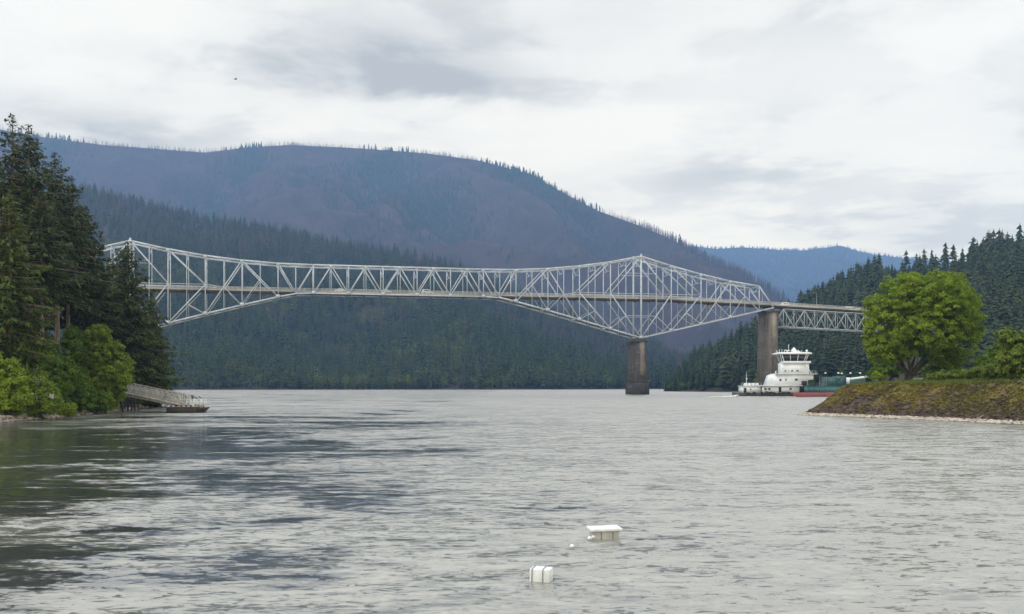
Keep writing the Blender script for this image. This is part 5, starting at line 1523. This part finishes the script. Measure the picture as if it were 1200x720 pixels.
# ------------------------------------------------------------------ ramp and floating dock on the left
M['alu'] = mat_plain('grey_aluminium', (0.52, 0.52, 0.50), (0.40, 0.40, 0.385), 0.5, 0.8)
M['wood_dark'] = mat_plain('wet_timber', (0.050, 0.046, 0.043), (0.030, 0.028, 0.027), 0.8, 1.0, stretch=(.3, 1, 3))
M['wood_deck'] = mat_plain('weathered_planks', (0.32, 0.27, 0.22), (0.22, 0.18, 0.15), 0.85, 1.2, stretch=(4, .4, 1))
DY = 150.0
def make_dock():
    root = empty('floating_dock', (gx(211, DY), DY, 0)); tag(root, 'low dark timber float moored at the foot of the ramp', 'dock')
    MB().box2(-2.0, 2.0, 0, 3.2, -.3, .82).build('float', M['wood_dark'], root)
    dk = MB()
    for k in range(14): dk.box((-2.0 + .3 * k + .05, 1.6, .86), (.26, 3.3, .07))
    dk.build('deck', M['wood_deck'], root)
    cl = MB()
    for x in (-1.4, -.7, .1, .8, 1.5): cl.box((x, .3, 1.0), (.24, .22, .26))
    cl.build('cleat', M['wood_dark'], root)
    r2 = empty('floating_dock', (gx(229, DY + 1.6), DY + 1.6, 0)); tag(r2, 'small pointed float with white railing beside the dark timber float', 'dock')
    MB().prism([(-1.3, -.2), (-1.3, .55), (1.5, .78), (1.25, .45), (.6, -.2)], -.2, 2.2).build('float', M['wood_dark'], r2)
    rl = MB()
    for x in (-1.25, -.75, -.25, .25, .75, 1.0):
        for y in (-.1, 2.1): rl.box((x, y, 1.25), (.07, .07, 1.5))
    for y in (-.1, 2.1):
        for z in (1.5, 1.98): rl.bar((-1.3, y, z), (1.05, y, z), .06, .06)
    for z in (1.5, 1.98): rl.bar((-1.25, -.1, z), (-1.25, 2.1, z), .06, .06)
    rl.build('railing', M['boat_white'], r2)
    MB().box((.3, 1, .95), (1.1, .9, .5)).build('locker', M['wood_deck'], r2)
make_dock()
def make_ramp():
    a = np.array([gx(141, 163), 163.0, 3.05]); b = np.array([gx(217, 153), 153.0, 1.05])
    root = empty('ramp', tuple(b)); tag(root, 'grey metal gangway sloping from the bushes down to the timber float', 'gangway')
    d = b - a; d2 = d[:2] / np.linalg.norm(d[:2]); nn = np.array([d2[1], -d2[0], 0])   # towards the camera
    if nn[1] > 0: nn = -nn
    a = a - b; o = np.zeros(3)
    P = lambda f, side, z: a * (1 - f) + nn * side + np.array([0, 0, z])
    mb = MB(); mb.bar(P(0, 0, 0), P(1, 0, 0), 1.7, .12); mb.build('deck', M['wood_deck'], root)
    for s in (-.85, .85):
        sm = MB()
        sm.bar(P(0, s, 1.55), P(1, s, 1.45), .1, .12)
        sm.bar(P(0, s, .95), P(1, s, .9), .05, .06)
        sm.bar(P(0, s, .1), P(1, s, .1), .12, .24)
        nb = 12
        for k in range(nb + 1):
            f = k / nb
            sm.bar(P(f, s, 0), P(f, s, 1.5), .08, .08, up=(0, 1, 0))
            if k < nb: sm.bar(P(f, s, .1 if k % 2 else 1.5), P(f + 1 / nb, s, 1.5 if k % 2 else .1), .05, .06)
        tr = sm.build('side_truss', M['alu'], root)
        mesh = MB()
        for k in range(70):
            f = k / 69; mesh.bar(P(f, s, .15), P(f, s, 1.45), .05, .02, up=(0, 1, 0))
        mesh.build('mesh_panel', M['alu'], tr)
    st = MB()
    for s, z in ((-.7, -.35), (0, -.5), (.7, -.35)):
        st.bar(P(0, s, z), P(.9, s, z + .2), .14, .16)
    st.build('beam', M['alu'], root)
make_ramp()
# pilings holding the upper end of the ramp
pr = empty('ramp_abutment', (gx(146, 163), 163.5, 0)); tag(pr, 'dark timber crib under the upper end of the gangway', 'abutment')
mb = MB()
for x in (-1.6, -.5, .6, 1.7):
    for y in (-.7, .9): mb.tube([(x, y, -1), (x, y, 2.75)], .18, 8)
mb.build('piling', M['wood_dark'], pr)
mb = MB()
for z in (0.8, 1.7, 2.6): mb.box((.05, -.92, z), (3.7, .12, .4)); 
mb.build('plank', M['wood_dark'], pr)

# ------------------------------------------------------------------ floating white blocks and small buoys near the camera
M['foam_block'] = mat_plain('white_foam_block', (0.62, 0.65, 0.675), (0.54, 0.57, 0.59), 0.7, 6, dirt=((0.36, 0.36, 0.30), 5.0, (1, 1, 0.5), 0.45))
M['strap'] = mat_plain('dark_strap', (0.10, 0.10, 0.105), (0.15, 0.15, 0.15), 0.8, 5)
def bevel(o, w, seg=2):
    m = o.modifiers.new('bevel', 'BEVEL'); m.width = w; m.segments = seg; m.limit_method = 'ANGLE'
def block(label, px, py_bot, w, d, h, rz, lid, straps, tilt):
    Y = EYE * F / (py_bot - HZ)
    root = empty('float_block', (gx(px, Y), Y + d * .3, 0.0), rz); tag(root, label, 'float block', 'white float blocks in the near water')
    root.rotation_euler = (tilt[0], tilt[1], rz)
    if lid:
        b = MB().box((0, 0, h / 2 - .10), (w * .80, d * .84, h + .16)).build('body', M['grey_block'], root); bevel(b, .02)
        l = MB().box((0, 0, h + .015), (w, d, .07)).build('lid', M['foam_block'], root); bevel(l, .02)
        wf = .80
    else:
        b = MB().box((0, 0, h / 2 - .08), (w, d, h + .16)).build('body', M['foam_block'], root); bevel(b, .018)
        wf = 1.0
    for s in straps:
        st = MB()
        dd = d * (.84 if lid else 1.0)
        st.box((s * w, -dd / 2 - .004, h / 2 - .06), (.018, .008, h + .1))
        if not lid: st.box((s * w, 0, h + .004), (.018, dd + .01, .008))
        st.build('strap', M['strap'], root)
M['grey_block'] = mat_plain('grey_foam_block', (0.40, 0.41, 0.39), (0.30, 0.31, 0.29), 0.7, 5)
block('white strapped foam block floating nearest, lower left of the lidded one', 634.5, 681.5, .42, .34, .26, R(-14), False, (-.38, .16), (R(2), R(1)))
block('white lidded foam block floating in the near river beyond two small buoys', 709, 631.5, .84, .62, .23, R(8), True, (-.17, .20), (R(1.5), R(-1)))
def buoy(label, px, py):
    Y = EYE * F / (py + 2 - HZ)
    root = empty('buoy', (gx(px, Y), Y, 0)); tag(root, label, 'buoy', 'small white buoys')
    MB().ball((0, 0, .045), .062, 14, 10).build('ball', M['foam_block'], root, smooth=True)
    mb = MB(); mb.torus((0, 0, .035), .058, .007, 'z', 16, 6); mb.build('band', M['strap'], root)
buoy('small white buoy floating at the left corner of the lidded block', 691, 631.5)
buoy('small white buoy floating against the front of the lidded block', 695.8, 630)
buoy('small white buoy floating alone between the two foam blocks', 670.3, 641)

# ------------------------------------------------------------------ white barriers on the grass by the maple, a far bird
def barrier(label, px, py, Y, L_, h):
    X = gx(px, Y); z = float(rb_z(np.array([X]), np.array([Y]))[0])
    root = empty('barrier', (X, Y, z), R(4)); tag(root, label, 'barrier')
    o = MB().prism([(-L_ / 2, .18), (-L_ / 2 + .2, h), (L_ / 2 - .25, h + .05), (L_ / 2, .18)], -.25, .25).build('rail', M['boat_white'], root)
    for s in (-.35, .35): MB().box((s * L_, 0, .08), (.25, .4, .3)).build('foot', M['alu'], root)
barrier('long low white barrier on the grass right of the maple trunk', 1074, 440, 168, 2.6, .75)
barrier('short low white barrier on the grass left of the maple trunk', 1047, 441, 166, 1.5, .65)
def bird():
    p = at(276, 93, 190)
    root = empty('bird', p, R(30)); tag(root, 'small dark bird gliding high against the pale clouds', 'bird')
    MB().loft([[(x, r * math.cos(t), r * math.sin(t)) for t in np.linspace(0, 2 * PI, 8, endpoint=False)] for x, r in ((-.28, .02), (-.15, .06), (.05, .08), (.2, .06), (.27, .045), (.34, .02))]).build('body', M['black'], root, smooth=True)
    for s in (-1, 1):
        w = MB(); w.loft([[(.12, s * .05, .04), (-.08, s * .05, .04), (-.08, s * .05, .02), (.12, s * .05, .02)], [(.14, s * .35, .14), (-.06, s * .35, .14), (-.06, s * .35, .13), (.14, s * .35, .13)], [(-.02, s * .72, .08), (-.08, s * .72, .08), (-.08, s * .72, .075), (-.02, s * .72, .075)]])
        w.build('wing', M['black'], root)
    MB().loft([[(-.26, -.03, .0), (-.26, .03, .0), (-.26, .03, .01), (-.26, -.03, .01)], [(-.42, -.1, 0), (-.42, .1, 0), (-.42, .1, .008), (-.42, -.1, .008)]]).build('tail', M['black'], root)
bird()

# ------------------------------------------------------------------ haze
def make_haze():
    m, nt, out = new_mat('haze_air')
    pv = N(nt, 'ShaderNodeVolumePrincipled')
    pv.inputs['Color'].default_value = (0.27, 0.505, 1.0, 1); pv.inputs['Density'].default_value = HAZE; pv.inputs['Anisotropy'].default_value = 0.0
    L(nt, pv.outputs[0], out.inputs['Volume'])
    o = MB().box2(-9000, 9000, -150, 12500, -4.0, 1150).build('haze', m)
    tag(o, 'thin blue haze lying over the whole valley', 'haze', kind='stuff')
make_haze()
